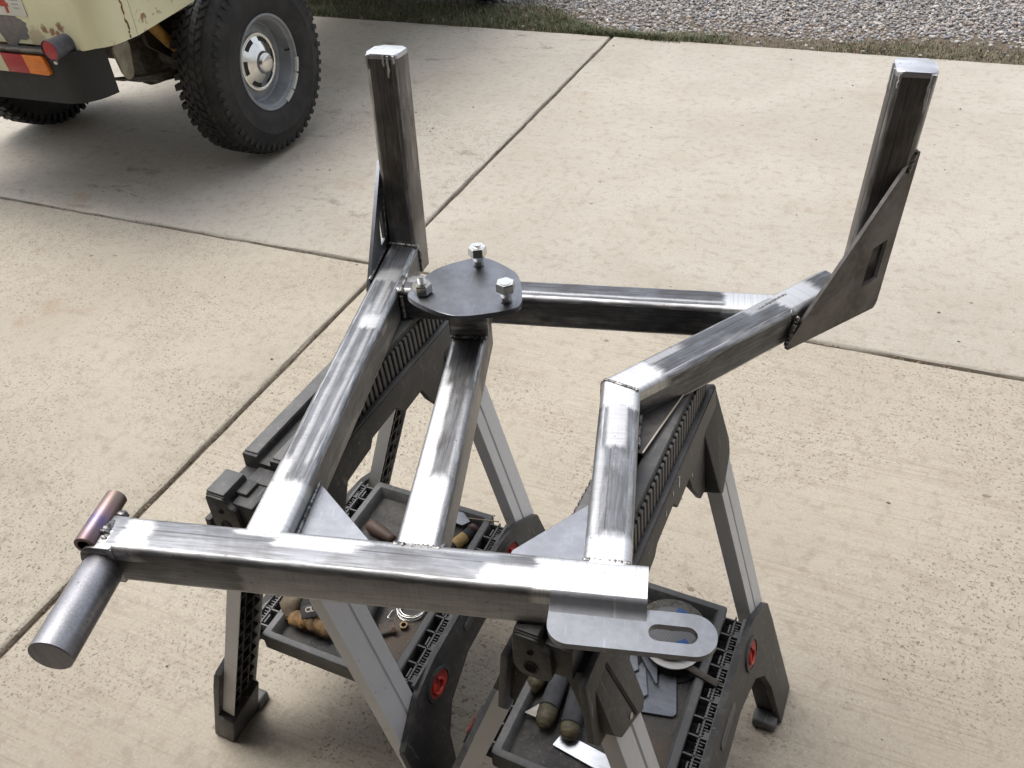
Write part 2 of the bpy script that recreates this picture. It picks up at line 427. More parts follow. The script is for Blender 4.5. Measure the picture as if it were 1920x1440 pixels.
pal = np.array([(.40, .38, .36), (.30, .29, .285), (.52, .50, .47), (.20, .195, .20), (.42, .35, .29), (.36, .30, .27), (.60, .58, .55), (.27, .28, .31)])
cc = pal[rng.choice(len(pal), N, p=[.24, .19, .17, .08, .10, .08, .07, .07])] * rng.uniform(.85, 1.15, (N, 1))
color_mesh('gravel', V.reshape(-1, 3), 3, (icf[None] + (np.arange(N) * 12)[:, None, None]).ravel(), np.repeat(cc, 12, 0), tinted('gravel_stone', .8), 'grey and tan crushed gravel beyond the verge')

N = 34000
s = rng.uniform(-4.2, 2.4, N); wv = verge(s)
tt = TE - .010 - .05 * np.maximum(0, np.sin(s * 6.3) * np.sin(s * 2.2 + 1)) * rng.random(N) + rng.beta(1.3, 1.8, N) * (wv + .07)
dens = .5 + .5 * np.sin(s * 3.7 + 1) * np.sin(s * 1.3 + 2); dens = np.where(s < -1.2, .95, dens * .62 + .05)
k = rng.random(N) < dens; s, tt = s[k], tt[k]; N = len(s)
hgt = rng.uniform(.010, .045, N) * np.where(s < -.9, 1.1, .6); an = rng.uniform(0, 6.28, N); lean = rng.uniform(.2, 1.3, N) * hgt
wd = rng.uniform(.0012, .0026, N)
d = np.stack([np.cos(an), np.sin(an), 0 * an], 1); pe = np.stack([-np.sin(an), np.cos(an), 0 * an], 1)
b0 = np.stack([s, tt, 0 * s - .012], 1); up = np.array([0, 0, 1.0])
mid = b0 + d * (lean * .35)[:, None] + up * (hgt * .65)[:, None]; tip = b0 + d * lean[:, None] + up * hgt[:, None] * .95
V = np.stack([b0 - pe * wd[:, None], b0 + pe * wd[:, None], mid + pe * (wd * .8)[:, None], mid - pe * (wd * .8)[:, None], tip], 1)
F = np.array([(0, 1, 2), (0, 2, 3), (3, 2, 4)])
gp = np.array([(.085, .125, .04), (.06, .095, .03), (.12, .15, .055), (.24, .19, .10), (.17, .12, .07), (.30, .26, .16)])
pg = np.where((s < -.9)[:, None], np.array([[.28, .27, .15, .09, .15, .06]]), np.array([[.15, .11, .13, .22, .26, .13]]))
u = rng.random(N); idx = (u[:, None] > np.cumsum(pg, 1)).sum(1).clip(0, 5)
cc = gp[idx] * rng.uniform(.75, 1.2, (N, 1))
color_mesh('grass', V.reshape(-1, 3), 3, (F[None] + (np.arange(N) * 5)[:, None, None]).ravel(), np.repeat(cc, 5, 0), tinted('grass_blade', .6), 'low patchy grass and dead straw along the slab edge')

# garage the picture is taken from: the open doorway stands just behind the camera
plaster = plain('render_coat', (.42, .38, .32), (.36, .33, .28), .9, 0, 3)
dark_in = plain('garage_inside', (.27, .235, .20), (.20, .175, .15), .95, 0, 2)
GY = .34
bm = NB(); box(bm, (-3.6, GY - .1, 1.5), (3.0, .2, 3.0)); box(bm, (3.6, GY - .1, 1.5), (3.0, .2, 3.0)); box(bm, (0, GY - .1, 2.72), (4.194, .2, .56))
part('garage_wall', bm, plaster, kind='structure')
bm = NB(); box(bm, (0, GY - 3.2, 1.3), (5.2, .1, 2.58)); box(bm, (-2.65, GY - 1.72, 1.3), (.1, 3.04, 2.58)); box(bm, (2.65, GY - 1.72, 1.3), (.1, 3.04, 2.58)); box(bm, (0, GY - 1.72, 2.62), (5.2, 3.04, .05))
part('garage_interior_wall', bm, dark_in, kind='structure')
bm = NB(); box(bm, (0, GY - 1.9, -.005), (9, 2.6, .02)); part('garage_floor', bm, dark_in, kind='structure')
bm = NB(); box(bm, (0, GY - 1.3, 3.08), (10.4, 2.9, .14)); part('garage_roof_eave', bm, plaster, kind='structure')

# ------------------------------------------------------------------ the welded steel swing-out carrier frame on the sawhorses
ZB, ZT = .790, .854; TW, TH = .056, .064
ZC = (ZB + ZT) / 2
FB = (-.28, .62, ZB)
carrier = thing('tire_carrier_frame', 'bare welded steel tube frame with two uprights and a studded plate across both sawhorses', 'steel frame', T(*FB))

def sq_tube(name, p0, p1, mat, up=(0, 0, 1), w=TW, h=TH, r=.010, k0=0.0, k1=0.0, seg=4, rings=2, capped=True, thick=.0045, label=None):
    p0, p1 = Vector(p0), Vector(p1); L = (p1 - p0).length
    ux = (p1 - p0).normalized(); uy = Vector(up).cross(ux).normalized(); uz = ux.cross(uy)
    sec = round_poly([(-w / 2, -h / 2), (w / 2, -h / 2), (w / 2, h / 2), (-w / 2, h / 2)], r, seg)
    bm = NB(); rs = []
    for k in range(rings + 1):
        t = k / rings
        rs.append([Vector((L * t + (k0 if k == 0 else k1 if k == rings else 0) * y, y, z)) for y, z in sec])
    if capped: loft(bm, rs)
    else:
        vs = loft(bm, rs, cap=False)
        si = round_poly([(-w / 2 + thick, -h / 2 + thick), (w / 2 - thick, -h / 2 + thick), (w / 2 - thick, h / 2 - thick), (-w / 2 + thick, h / 2 - thick)], r * .6, seg)
        vi = loft(bm, [[Vector((L * k / rings, y, z)) for y, z in si] for k in range(rings + 1)], cap=False)
        n = len(sec)
        for e in (0, -1):
            for i in range(n):
                j = (i + 1) % n; bm.faces.new((vs[e][i], vs[e][j], vi[e][j], vi[e][i]))
    o = part(name, bm, mat, carrier, axes(p0, ux, uy, uz), sharp=50)
    if label: o['label'] = label
    return o

weld_mat = NT('weld'); _v = weld_mat.tc.outputs['Object']
_w = weld_mat.noise(_v, 180, 3, .6)
weld_mat = weld_mat.out(weld_mat.mix(weld_mat.smooth(_w, .4, .65), (.34, .335, .33), (.075, .07, .065)), weld_mat.math('ADD', weld_mat.math('MULTIPLY', _w, .3), .34), 1.0, weld_mat.bump(_w, .5, .002))

# across y>0 is to the left when looking along +X of the tube
BL, BR = (-.612, .6363, ZC), (.036, .6079, ZC)
H = .012
beam_m = steel('steel_beam', (.215, .225, .245), (.135, .137, .142), patches=[
    (.150, .325, .014, .040, H, .95), (.205, .310, .001, .016, H, .6), (.325, .475, .016, .040, H, .45), (.52, .70, -.04, .04, H, .95), (.46, .53, -.022, .006, H, .55),
    (.012, .045, -.03, .03, H, .9), (.17, .56, -.04, -.0262, -.04, .35)], seed=1.3, rub=.22)
sq_tube('front_beam', BL, BR, beam_m)
lr0, lr1 = (-.424, .648, ZC), (-.4055, 1.352, ZC)
sq_tube('side_rail', lr0, lr1, h=.0628, mat=steel('steel_rail_left', (.17, .178, .195), (.10, .102, .106), patches=[
    (.0, .085, -.03, .03, H, .95), (.085, .13, .006, .03, H, .6), (.10, .50, .004, .010, H, .4), (.12, .55, -.016, -.010, H, .35), (.43, .47, -.028, .010, H, .65), (.47, .60, -.010, .000, H, .4), (.57, .61, -.02, .024, H, .45)], seed=4.1, rub=.28),
    label='straight left side rail with ground bright stripes')
sq_tube('side_rail', (-.010, .622, ZC), (-.001, .9575, ZC), h=.0628, mat=steel('steel_rail_right', (.20, .208, .225), (.12, .122, .126), patches=[
    (.285, .40, -.04, .04, H, .95), (.205, .30, -.012, .014, H, .7), (.0, .050, -.03, .03, H, .9), (.05, .20, .014, .04, H, .45), (.05, .25, -.026, -.020, H, .4)], seed=7.7, rub=.2), k1=.44,
    label='short right side rail with bright ground top')
sq_tube('angled_rail', (-.003, .9555, ZC), (.343, 1.2635, ZC), h=.0629, mat=steel('steel_rail_angled', (.16, .168, .185), (.095, .097, .10), patches=[
    (-.02, .065, -.03, .04, H, .95), (.06, .13, .008, .03, H, .5), (.33, .41, -.03, .03, H, .8), (.27, .34, .004, .022, H, .5)], seed=2.2, rub=.25), k0=-.44)
sq_tube('cross_bar', (-.392, 1.2215, ZC), (.262, 1.1795, ZC), h=.0610, mat=steel('steel_cross', (.165, .172, .19), (.09, .09, .092), patches=[
    (.55, .68, -.03, .03, H, .9), (.02, .08, .0, .03, H, .7), (.1, .6, -.013, -.009, H, .8)], seed=5.5, rub=.25))
sq_tube('center_tube', (-.232, .634, ZC), (-.2395, 1.118, ZC), h=.0624, mat=steel('steel_center', (.17, .172, .18), (.088, .085, .082), patches=[
    (.0, .31, .006, .04, H, .95), (.0, .12, -.022, .03, H, .85), (.12, .30, -.026, -.016, H, .4), (.29, .345, .014, .03, H, .7), (.0, .34, -.04, -.026, -.03, .4)], seed=9.0, rub=.25))
# uprights
up_m = steel('steel_upright', (.18, .176, .178), (.115, .105, .098), patches=[(.0, .10, -.03, .03, -.05, .22), (.03, .09, .0, .012, -.05, .5)], seed=3.0, rough=.46, rub=.25)
ca, sa = math.cos(R(-10)), math.sin(R(-10))
UL0, UL1 = (-.4065, 1.374, ZB), (-.4000, 1.393, 1.180)
UR0, UR1 = (.394, 1.313, ZB), (.4025, 1.2965, 1.176)
for p0, p1, a in ((UL0, UL1, -11), (UR0, UR1, -8)):
    yv = (math.sin(R(-a)), math.cos(R(-a)), 0)
    sq_tube('upright', p0, p1, up_m, up=(math.sin(R(a)) * -1 * -1, -math.cos(R(a)), 0), w=.058, h=.056)
cap_m = steel('cap_bright', (.62, .63, .66), (.50, .51, .54), bright=(.85, .86, .88), seed=2.0, rough=.42, seam=False, rub=.8)
drip_m = plain('silver_drip', (.62, .63, .64), (.45, .45, .46), .45, .6, 60)
for p0, p1, a, drips in ((UL0, UL1, -11, ((-.023, .030, .022), (.006, .030, .017), (.0135, .030, .034), (.024, .028, .012))),
                         (UR0, UR1, -8, ((-.022, .030, .022), (.020, .030, .055), (.024, .028, .02), (-.0285, -.010, .05), (-.0285, .012, .03)))):
    d = (Vector(p1) - Vector(p0)).normalized()
    ux = Vector((math.cos(R(a)), math.sin(R(a)), 0)); uy = d.cross(ux).normalized(); ux = uy.cross(d)
    bm = NB(); prism(bm, round_poly([(-.0285, -.0275), (.0285, -.0275), (.0285, .0275), (-.0285, .0275)], .011, 5), .012, bev=.0035, seg=3)
    cp = part('end_cap', bm, cap_m, carrier, axes(Vector(p1) - d * .004, ux, uy, d))
    for (x, y, l) in drips:
        bm = NB(); n0 = 7; pts = []
        side = abs(x) > .028
        for k in range(n0):
            t = k / (n0 - 1)
            pts.append(Vector((x if side else x + random.uniform(-.0008, .0008), (-y if side else -.0283), .010 - t * l)))
        tube(bm, pts, [.0022 * (1 - .3 * math.sin(3 * k)) if k < n0 - 1 else .0012 for k in range(n0)], 6, flat=1)
        part('metal_run', bm, drip_m, cp, axes(Vector(p1) - d * .004, ux, uy, d))

plate_m = plate_steel('plate_grey', (.27, .285, .315), (.21, .22, .245), .44, .25, 6.0)
plate_d = plate_steel('plate_dark', (.135, .13, .128), (.085, .079, .074), .5, .2, 8.0)
def hplate(name, pts, z, th, mat, r=0.0, lab=None):
    o = Vector((pts[0][0], pts[0][1], z - th)); q = [(x - o.x, y - o.y) for x, y in pts]
    if r: q = round_poly(q, r)
    bm = NB(); prism(bm, q, th, bev=.0008, seg=1)
    p = part(name, bm, mat, carrier, T(*o))
    if lab: p['label'] = lab
    return p
hplate('corner_gusset', [(-.397, .640), (-.288, .636), (-.299, .667), (-.394, .764)], .824, .006, plate_m)
hplate('corner_gusset', [(-.136, .632), (-.037, .628), (-.033, .752), (-.124, .668)], .824, .006, plate_m)
hplate('elbow_gusset', [(.024, .872), (.031, .870), (.094, 1.010), (.100, 1.030), (.085, 1.045), (.020, .985)], .801, .006, plate_d)
bm = NB(); tube(bm, [(.0315, .872, .8005), (.0945, 1.010, .8005)], .0013, 6); part('edge_glint', bm, plain('edge_glint', (.75, .66, .55), None, .35, .8), carrier)  # pale strip paints the light caught along the gusset's cut edge
# vertical triangular gusset plates at the feet of the uprights
def vplate(name, o, dirv, nrm, outer, inner, th, mat, lab):
    bm = NB(); prism_hole(bm, outer, inner, th)
    return part(name, bm, mat, carrier, axes(o, Vector(dirv).normalized(), Vector((0, 0, 1)), Vector(nrm).normalized()), sharp=30, label=lab)
gd = Vector((.768, .640, 0)); gn = Vector((.640, -.768, 0))
go = Vector((.2560, 1.1430, 0))
L = .212
vplate('upright_gusset', go, gd, gn,
       round_poly([(0, ZB - .002), (L - .006, ZB - .004), (L, ZB + .006), (L + .016, 1.060), (L + .009, 1.060), (.0, ZB + .012)], [.002, .004, .022, .003, .003, .003], 3),
       round_poly([(L - .054, .846), (L - .017, .848), (L - .012, .920), (L - .046, .914)], .002, 2), .006, plate_d, 'dark triangular plate with a rectangular window on the right upright')
g0 = Vector((-.4400, 1.215, 0)); gd2 = Vector((.02, 1, 0)).normalized()
vplate('upright_gusset', g0, gd2, (-1, .02, 0),
       round_poly([(0, ZB + .045), (.03, ZB + .004), (.175, ZB), (.175, 1.000), (.168, 1.000)], .003, 2),
       round_poly([(.100, .868), (.128, .868), (.128, .925), (.112, .915)], .002, 2), .006, plate_m, 'steel plate seen edge-on beside the left upright')
# stub post and studded plate
px, py = -.2375, 1.0885
bm = NB(); sec = round_poly([(-.031, -.029), (.031, -.029), (.031, .029), (-.031, .029)], .005, 3)
loft(bm, [[Vector((x, y, z)) for x, y in sec] for z in (-.070, -.002)])
bm2 = part('plate_post', bm, up_m, carrier, T(px, py, .9275))
for sx in (-1, 1):
    bm = NB(); ax = Matrix.Rotation(R(90 * sx), 4, 'Y')
    prism(bm, circ(.0105, 6), .009, T(sx * .031, 0, -.034) @ ax, bev=.001, seg=1)
    prism(bm, circ(.006, 10), .014, T(sx * .031, 0, -.034) @ ax)
    part('cross_bolt', bm, plate_m, carrier, T(px, py, .9275))
studs = [(-.2285, 1.142), (-.172, 1.041), (-.3005, 1.059)]
studs_c = sorted(studs, key=lambda q: math.atan2(q[1] - 1.08, q[0] + .234))
cen = Vector((sum(s[0] for s in studs) / 3, sum(s[1] for s in studs) / 3))
out = []
for k in range(3):
    a = Vector(studs_c[k]) - cen; b = Vector(studs_c[(k + 1) % 3]) - cen
    aa = math.atan2(a.y, a.x); bb = math.atan2(b.y, b.x); dd = (bb - aa + math.pi) % (2 * math.pi) - math.pi
    for t in np.linspace(-.24, .24, 7): out.append((a.x + .0255 * math.cos(aa + t * math.pi), a.y + .0255 * math.sin(aa + t * math.pi)))
    mm_ = aa + dd * .5; rm = (a.length + b.length) / 2
    for t in np.linspace(.36, .64, 7): out.append((math.cos(aa + dd * t) * (rm + .011), math.sin(aa + dd * t) * (rm + .011)))
if sum(out[i][0] * out[(i + 1) % len(out)][1] - out[(i + 1) % len(out)][0] * out[i][1] for i in range(len(out))) < 0: out = out[::-1]
# smooth the outline
pts = [Vector(p) for p in out]
for _ in range(4): pts = [(pts[i - 1] + pts[i] * 2 + pts[(i + 1) % len(pts)]) / 4 for i in range(len(pts))]
bm = NB(); prism(bm, [tuple(p) for p in pts], .0085, bev=.001, seg=2)
stud_plate = part('stud_plate', bm, plate_steel('stud_plate_scale', (.20, .21, .235), (.145, .15, .165), .36, .12, 11.0), carrier, T(cen.x, cen.y, .9265))
zinc = NT('zinc'); _v = zinc.tc.outputs['Object']; _w = zinc.noise(_v, 90, 3)
zinc = zinc.out(zinc.mix(_w, (.78, .77, .72), (.6, .6, .58)), .22, 1.0)
ZP = .935
def nut(x, y, up, stick, rot):
    bm = NB()
    # threaded stud
    prof = [(.0062, 0)]
    zz = 0.0; top = stick
    while zz < top - .002: prof += [(.0062, zz), (.0054, zz + .0006)]; zz += .0013
    prof += [(.0058, top - .0012), (.0050, top)]
    lathe(bm, prof, 14)
    sd_ = part('wheel_stud', bm, zinc, carrier, T(x, y, ZP))
    bm = NB()
    if up: # cone seat downwards, hexagon above
        lathe(bm, [(.0085, up - .022), (.0080, up - .017), (.0078, up - .015), (.0122, up - .006), (.0122, up - .005)], 20)
        hexz0, hexz1 = up - .006, up + .009
    else: hexz0, hexz1 = .001, .017
    hx = circ(.0146, 6, a0=rot)
    ring = lambda s, z: [Vector((px_ * s, py_ * s, z)) for px_, py_ in hx]
    loft(bm, [ring(.93, hexz0), ring(1, hexz0 + .0015), ring(1, hexz1 - .0018), ring(.92, hexz1)])
    lathe(bm, [(.0072, hexz1 - .001), (.0092, hexz1 - .001), (.0092, hexz1 + .0006), (.0072, hexz1 + .0006)], 20)
    part('lug_nut', bm, zinc, carrier, T(x, y, ZP), sharp=25)
nut(*studs[0], .024, .036, .2); nut(*studs[1], .024, .033, .5); nut(*studs[2], 0, .028, .1)
# hinge spindle, small tube, rounded end
spin_m = steel('spindle_steel', (.34, .34, .365), (.26, .258, .275), bright=(.44, .44, .47), seed=3.3, rough=.46, seam=False, rub=.35)
bm = NB(); lathe(bm, [(.0245, 0), (.0255, .001), (.0255, .118), (.0235, .126), (.0235, .135)], 40)
bz = Vector((-.018, 1, 0)).normalized()
part('hinge_pin', bm, spin_m, carrier, axes((-.6215, .482, .818), Vector((0, 0, -1)), bz.cross(Vector((0, 0, -1))), bz))
bm = NB(); prism(bm, round_poly([(-.030, -.0312), (.018, -.0312), (.018, .0312), (-.030, .0312)], [.026, .002, .002, .026], 8), .052, bev=.003, seg=2)
part('hinge_block', bm, beam_m, carrier, axes((-.618, .6606, ZC), (1, -.044, 0), (0, 0, 1), (-.044, -1, 0)))
tint = NT('heat_tinted'); _v = tint.tc.outputs['Object']; _x, _y2, _z = tint.xyz(_v)
_w = tint.noise(_v, 40, 3); _t = tint.math('ADD', tint.math('MULTIPLY', _z, 9.0), tint.math('MULTIPLY', _w, .45))
tint = tint.out(tint.ramp(_t, [(.1, (.22, .165, .14)), (.32, (.25, .18, .19)), (.50, (.16, .135, .24)), (.66, (.27, .185, .20)), (.85, (.24, .18, .155))]), tint.math('ADD', tint.math('MULTIPLY', _w, .2), .28), .9)
bm = NB(); lathe(bm, [(.0088, .001), (.0088, .0), (.0130, .0), (.0136, .0008), (.0136, .0815), (.0129, .082), (.0088, .082), (.0088, .001)], 28, cap=False)
bz = Vector((0, 1, 0))
part('bushing_tube', bm, tint, carrier, axes((-.6380, .6120, .8515), (1, 0, 0), (0, 0, -1), bz))
# slotted tab: hooked plate, front edge rolled off the beam
prof = [(.012, .8535), (.0035, .8535), (-.001, .8505), (-.0035, .8455), (-.0065, .8405), (-.012, .8375), (-.020, .8365)]
tab = NB(); th = .0085
def tab_rows():
    rows = []
    return rows
# plan outline at the plate: x along the beam from the tab's left end
tx0 = -.0695; bdir = Vector((1, -.044, 0)).normalized(); bout = Vector((-.044, -1, 0)).normalized()
def bpt(x, o, z): p = Vector((x, .6095 - .044 * x, 0)) + bout * o; return Vector((p.x, p.y, z))
ZTAB = .8405
outl = round_poly([(0, .030), (0, .0805), (.181, .0790), (.181, .026), (.123, .026)], [0, .030, .027, .026, .012], 9)
slot = []
for cx, a0 in ((.119, 90), (.150, -90)):
    slot += [(cx + .0105 * math.cos(R(a0 + 180 * k / 8)), .0540 + .0105 * math.sin(R(a0 + 180 * k / 8))) for k in range(9)]
bm = NB(); prism_hole(bm, outl, slot, th)
tm = axes(bpt(tx0, 0, ZTAB), bdir, bout, (0, 0, -1))
tabm = plate_steel('tab_steel', (.22, .23, .25), (.165, .173, .19), .44, .3, 4.7)
tabo = part('slotted_tab', bm, tabm, carrier, tm, sharp=30)
bm = NB()   # the rolled corner that joins the plate to the top edge of the beam
x0, x1 = tx0 + .0005, .0365
pr = [(.0150, ZT - .0060), (.0192, ZT - .0003), (.0228, ZT - .0010), (.0275, ZT - .0045), (.0325, ZT - .0086), (.0370, ZT - .0115), (.0420, ZTAB - .0001), (.0420, ZTAB - th), (.0150, ZTAB - th)]
loft(bm, [[bpt(x, o, z) for o, z in pr] for x in np.linspace(x0, x1, 6)])
part('tab_root', bm, tabm, carrier, sharp=60)
# weld beads
def wb(a, b, r=.004):
    bm = NB(); o = (Vector(a) + Vector(b)) / 2; bead(bm, Vector(a) - o, Vector(b) - o, r)
    part('weld_bead', bm, weld_mat, carrier, T(*o), sharp=0)
z = ZT - .004
wb((-.4525, .6465, z - .0005), (-.3935, .6425, z - .0005), .0042); wb((-.262, .6435, z - .0005), (-.2025, .6395, z - .0005), .0050); wb((-.2035, .642, z), (-.2015, .655, z - .008), .003)
wb((-.038, .6375, z - .0005), (.018, .635, z - .0005), .0042)
wb((.024, .9445, ZT - .0018), (-.026, .968, ZT - .0018), .0030)
wb((-.377, 1.190, ZT - .004), (-.376, 1.252, ZT - .004), .0048); wb((-.3775, 1.192, ZT - .01), (-.3775, 1.192, ZB + .004), .004)
wb((.205, 1.155, ZT - .003), (.258, 1.205, ZT - .003), .0036)
wb((-.435, 1.350, ZT - .001), (-.378, 1.339, ZT - .001), .005); wb((-.377, 1.34, ZT - .006), (-.377, 1.341, ZB + .01), .004)
wb((-.4395, 1.225, ZT - .002), (-.4385, 1.335, ZT - .002), .0030); wb((-.4385, 1.350, ZT + .01), (-.4345, 1.372, .99), .0028)
wb((.2565, 1.1405, ZB + .004), (.272, 1.157, ZT - .012), .0040)
wb((.4195, 1.270, 1.030), (.4265, 1.276, 1.066), .0034)
wb((.027, .985 - .02, .803), (.095, 1.028, .803), .0034); wb((.026, .880, .803), (.028, .960, .803), .0034)
wb((-.3945, .665, .8255), (-.3935, .765, .8255), .0028); wb((-.0365, .645, .8255), (-.0345, .752, .8255), .0020)
wb((px - .029, py - .031, ZT + .001), (px + .029, py - .031, ZT + .001), .0034)
wb((-.6225, .630, .852), (-.6205, .675, .842), .0075); wb((-.6185, .622, .850), (-.6165, .655, .846), .0055)

# ------------------------------------------------------------------ old cream pickup standing on the left
TH = R(15.5)
TM = axes((-2.391, 3.957, 0), (math.cos(TH), -math.sin(TH), 0), (math.sin(TH), math.cos(TH), 0), (0, 0, 1))
truck = thing('pickup_truck', 'cream off-road pickup with rusty rear corner, black tyres and chrome hub caps', 'truck', TM)
def tp(name, bm, mat, parent=None, lm=None, sharp=38, **k): return part(name, bm, mat, parent or truck, TM @ (lm or Matrix.Identity(4)), sharp, **k)

cr = NT('cream_paint'); o = cr.tc.outputs['Object']; x, y, z = cr.xyz(o)
base = cr.mix(cr.smooth(cr.noise(o, 3, 4), .35, .65), (.68, .65, .43), (.63, .60, .39))
base = cr.mix(cr.math('MULTIPLY', cr.smooth(cr.noise(cr.mapping(o, (8, 8, 1.2)), 1, 4, .6), .5, .8), .25), base, (.36, .33, .2))
rs = cr.math('MULTIPLY', cr.smooth(cr.noise(o, 26, 5, .65, .5), .56, .66), cr.smooth(z, .705, .728, 1, 0))
def spot(cx, cz, r, amt=1.0):
    dx = cr.math('SUBTRACT', x, cx); dz = cr.math('SUBTRACT', z, cz)
    d = cr.math('SQRT', cr.math('ADD', cr.math('MULTIPLY', dx, dx), cr.math('MULTIPLY', dz, dz)))
    d = cr.math('ADD', d, cr.math('MULTIPLY', cr.math('SUBTRACT', cr.noise(o, 70, 5, .7), .5), r * 1.9))
    return cr.math('MULTIPLY', cr.smooth(d, r * .55, r, 1, 0), amt)
rear = cr.math('LESS_THAN', y, -.60)
for q in (spot(.452, .765, .020), spot(.488, .760, .018), spot(.535, .778, .022), spot(.515, .752, .015), spot(.40, .728, .05, .5)): rs = cr.math('MAXIMUM', rs, cr.math('MULTIPLY', q, rear))
rs = cr.math('MAXIMUM', rs, cr.math('MULTIPLY', cr.smooth(cr.voro(o, 7), .02, .035, 1, 0), .6))
col = cr.mix(cr.math('MULTIPLY', rs, .85), base, cr.mix(cr.noise(o, 60, 3), (.30, .12, .035), (.12, .05, .02)))
cream = cr.out(col, cr.math('ADD', cr.math('MULTIPLY', rs, .4), .38), 0.0)
rust = plain('rust', (.26, .115, .04), (.12, .055, .025), .85, 0, 60, .6, 200)
blackp = plain('black_rubber', (.011, .011, .012), (.020, .019, .018), .72, 0, 40, .25, 200)
under = plain('underbody', (.035, .03, .026), (.06, .045, .032), .8, 0, 25, .4, 90)
grime = plain('grimy_steel', (.09, .075, .06), (.045, .038, .03), .75, 0, 30, .4, 90)
glass = plain('dark_glass', (.02, .022, .025), None, .08)
zb = .706
def shell(pts, z0, z1, th=.012):
    bm = NB(); n = len(pts); inn = []
    for i in range(n):
        a = Vector(pts[max(i - 1, 0)]); b = Vector(pts[min(i + 1, n - 1)]); d = (b - a).normalized(); inn.append(Vector(pts[i]) + Vector((-d.y, d.x)) * th)
    rows = []
    for p, q in zip(pts, inn): rows.append([Vector((p[0], p[1], z0(p))), Vector((p[0], p[1], z1)), Vector((q[0], q[1], z1)), Vector((q[0], q[1], z0(p)))])
    loft(bm, rows); return bm
# rear panel with its rounded corners
pts = [(-.71, -.62)] + [(-.61 + .10 * math.cos(R(a)), -.705 + .10 * math.sin(R(a))) for a in range(180, 271, 10)] + [(-.4, -.805), (0, -.805), (.4, -.805)] + [(.61 + .10 * math.cos(R(a)), -.705 + .10 * math.sin(R(a))) for a in range(270, 361, 10)] + [(.71, -.62)]
tp('rear_panel', shell(pts, lambda p: zb - .016 * max(0, 1 - abs(abs(p[0]) - .56) / .10), 1.10), cream)
arch = [(.0 + .43 * math.cos(R(a)), .41 + .43 * math.sin(R(a))) for a in range(42, 139, 8)]
for sx in (-1, 1):
    out = [(-.617, zb)] + [(y_, z_) for y_, z_ in arch[::-1] if z_ > zb] + [(1.15, zb), (1.15, 1.10), (-.617, 1.10)]
    bm = NB(); prism(bm, out, .014)
    tp('bed_side', bm, cream, None, axes((sx * .71 - (.014 if sx > 0 else 0), 0, 0), (0, 1, 0), (0, 0, 1), (1, 0, 0)))
bm = NB(); tube(bm, [(.7085 + random.uniform(-.001, .001), -.655 + random.uniform(-.004, .004), q) for q in np.linspace(zb + .004, 1.09, 40)], [.0045 * random.uniform(.5, 1.3) for _ in range(40)], 6)
tp('rusted_seam', bm, rust)
# bare grey patch on the rear panel
bm = NB(); pp = []
for k in range(34):
    a = 2 * math.pi * k / 34; rr = 1 + random.uniform(-.10, .10)
    pp.append((.285 + .082 * math.copysign(abs(math.cos(a)) ** .8, math.cos(a)) * rr, .765 + (.048 if math.cos(a) > 0 else .08) * math.sin(a) * rr))
prism(bm, pp, .0016); tp('bare_patch', bm, plain('primer_patch', (.12, .12, .13), (.2, .17, .13), .8, 0, 30, .3, 90), None, axes((0, -.8045, 0), (1, 0, 0), (0, 0, 1), (0, -1, 0)))
bm = NB(); prism(bm, [(-.075, -.045), (.075, -.045), (.075, .045), (-.075, .045)], .0012)
stk = tp('sticker', bm, plain('sticker_paper', (.58, .57, .50), (.50, .49, .42), .5, 0, 12), None, axes((.318, -.8065, .853), (1, 0, 0), (0, 0, 1), (0, -1, 0)))
redp = plain('red_print', (.45, .05, .03), None, .5); greyp = plain('grey_print', (.38, .38, .36), None, .6)
text_mesh('printed_numeral', '4', .10, redp, stk, TM @ axes((.292, -.8082, .850), (1, 0, 0), (0, 0, 1), (0, -1, 0)), bold=.002)
for k in range(3):
    bm = NB(); box(bm, (0, 0, 0), (.042 - .008 * k, .006, .0006)); tp('printed_line', bm, greyp, stk, axes((.352, -.8080, .865 - .014 * k), (1, 0, 0), (0, 0, 1), (0, -1, 0)))
# round reflector pod
bm = NB(); lathe(bm, [(.036, 0), (.036, .085), (.039, .088), (.039, .097), (.037, .099), (.037, .094)], 32)
rf = tp('round_lamp', bm, plain('lamp_pod', (.05, .05, .065), (.08, .08, .10), .4), None, axes((.545, -.795, .722), (1, 0, 0), (0, 0, 1), (0, -1, 0)))
redl = plain('red_lens', (.33, .022, .028), (.25, .015, .02), .3, 0, 90); ambl = plain('amber_lens', (.62, .17, .012), (.5, .12, .01), .35, 0, 90); whl = plain('clear_lens', (.52, .50, .34), (.44, .42, .28), .3, 0, 60)
bm = NB(); lathe(bm, [(.036, .085), (.036, .0945), (.030, .0965), (.0, .097)], 32, ); tp('red_lens', bm, redl, rf, axes((.545, -.795, .722), (1, 0, 0), (0, 0, 1), (0, -1, 0)))
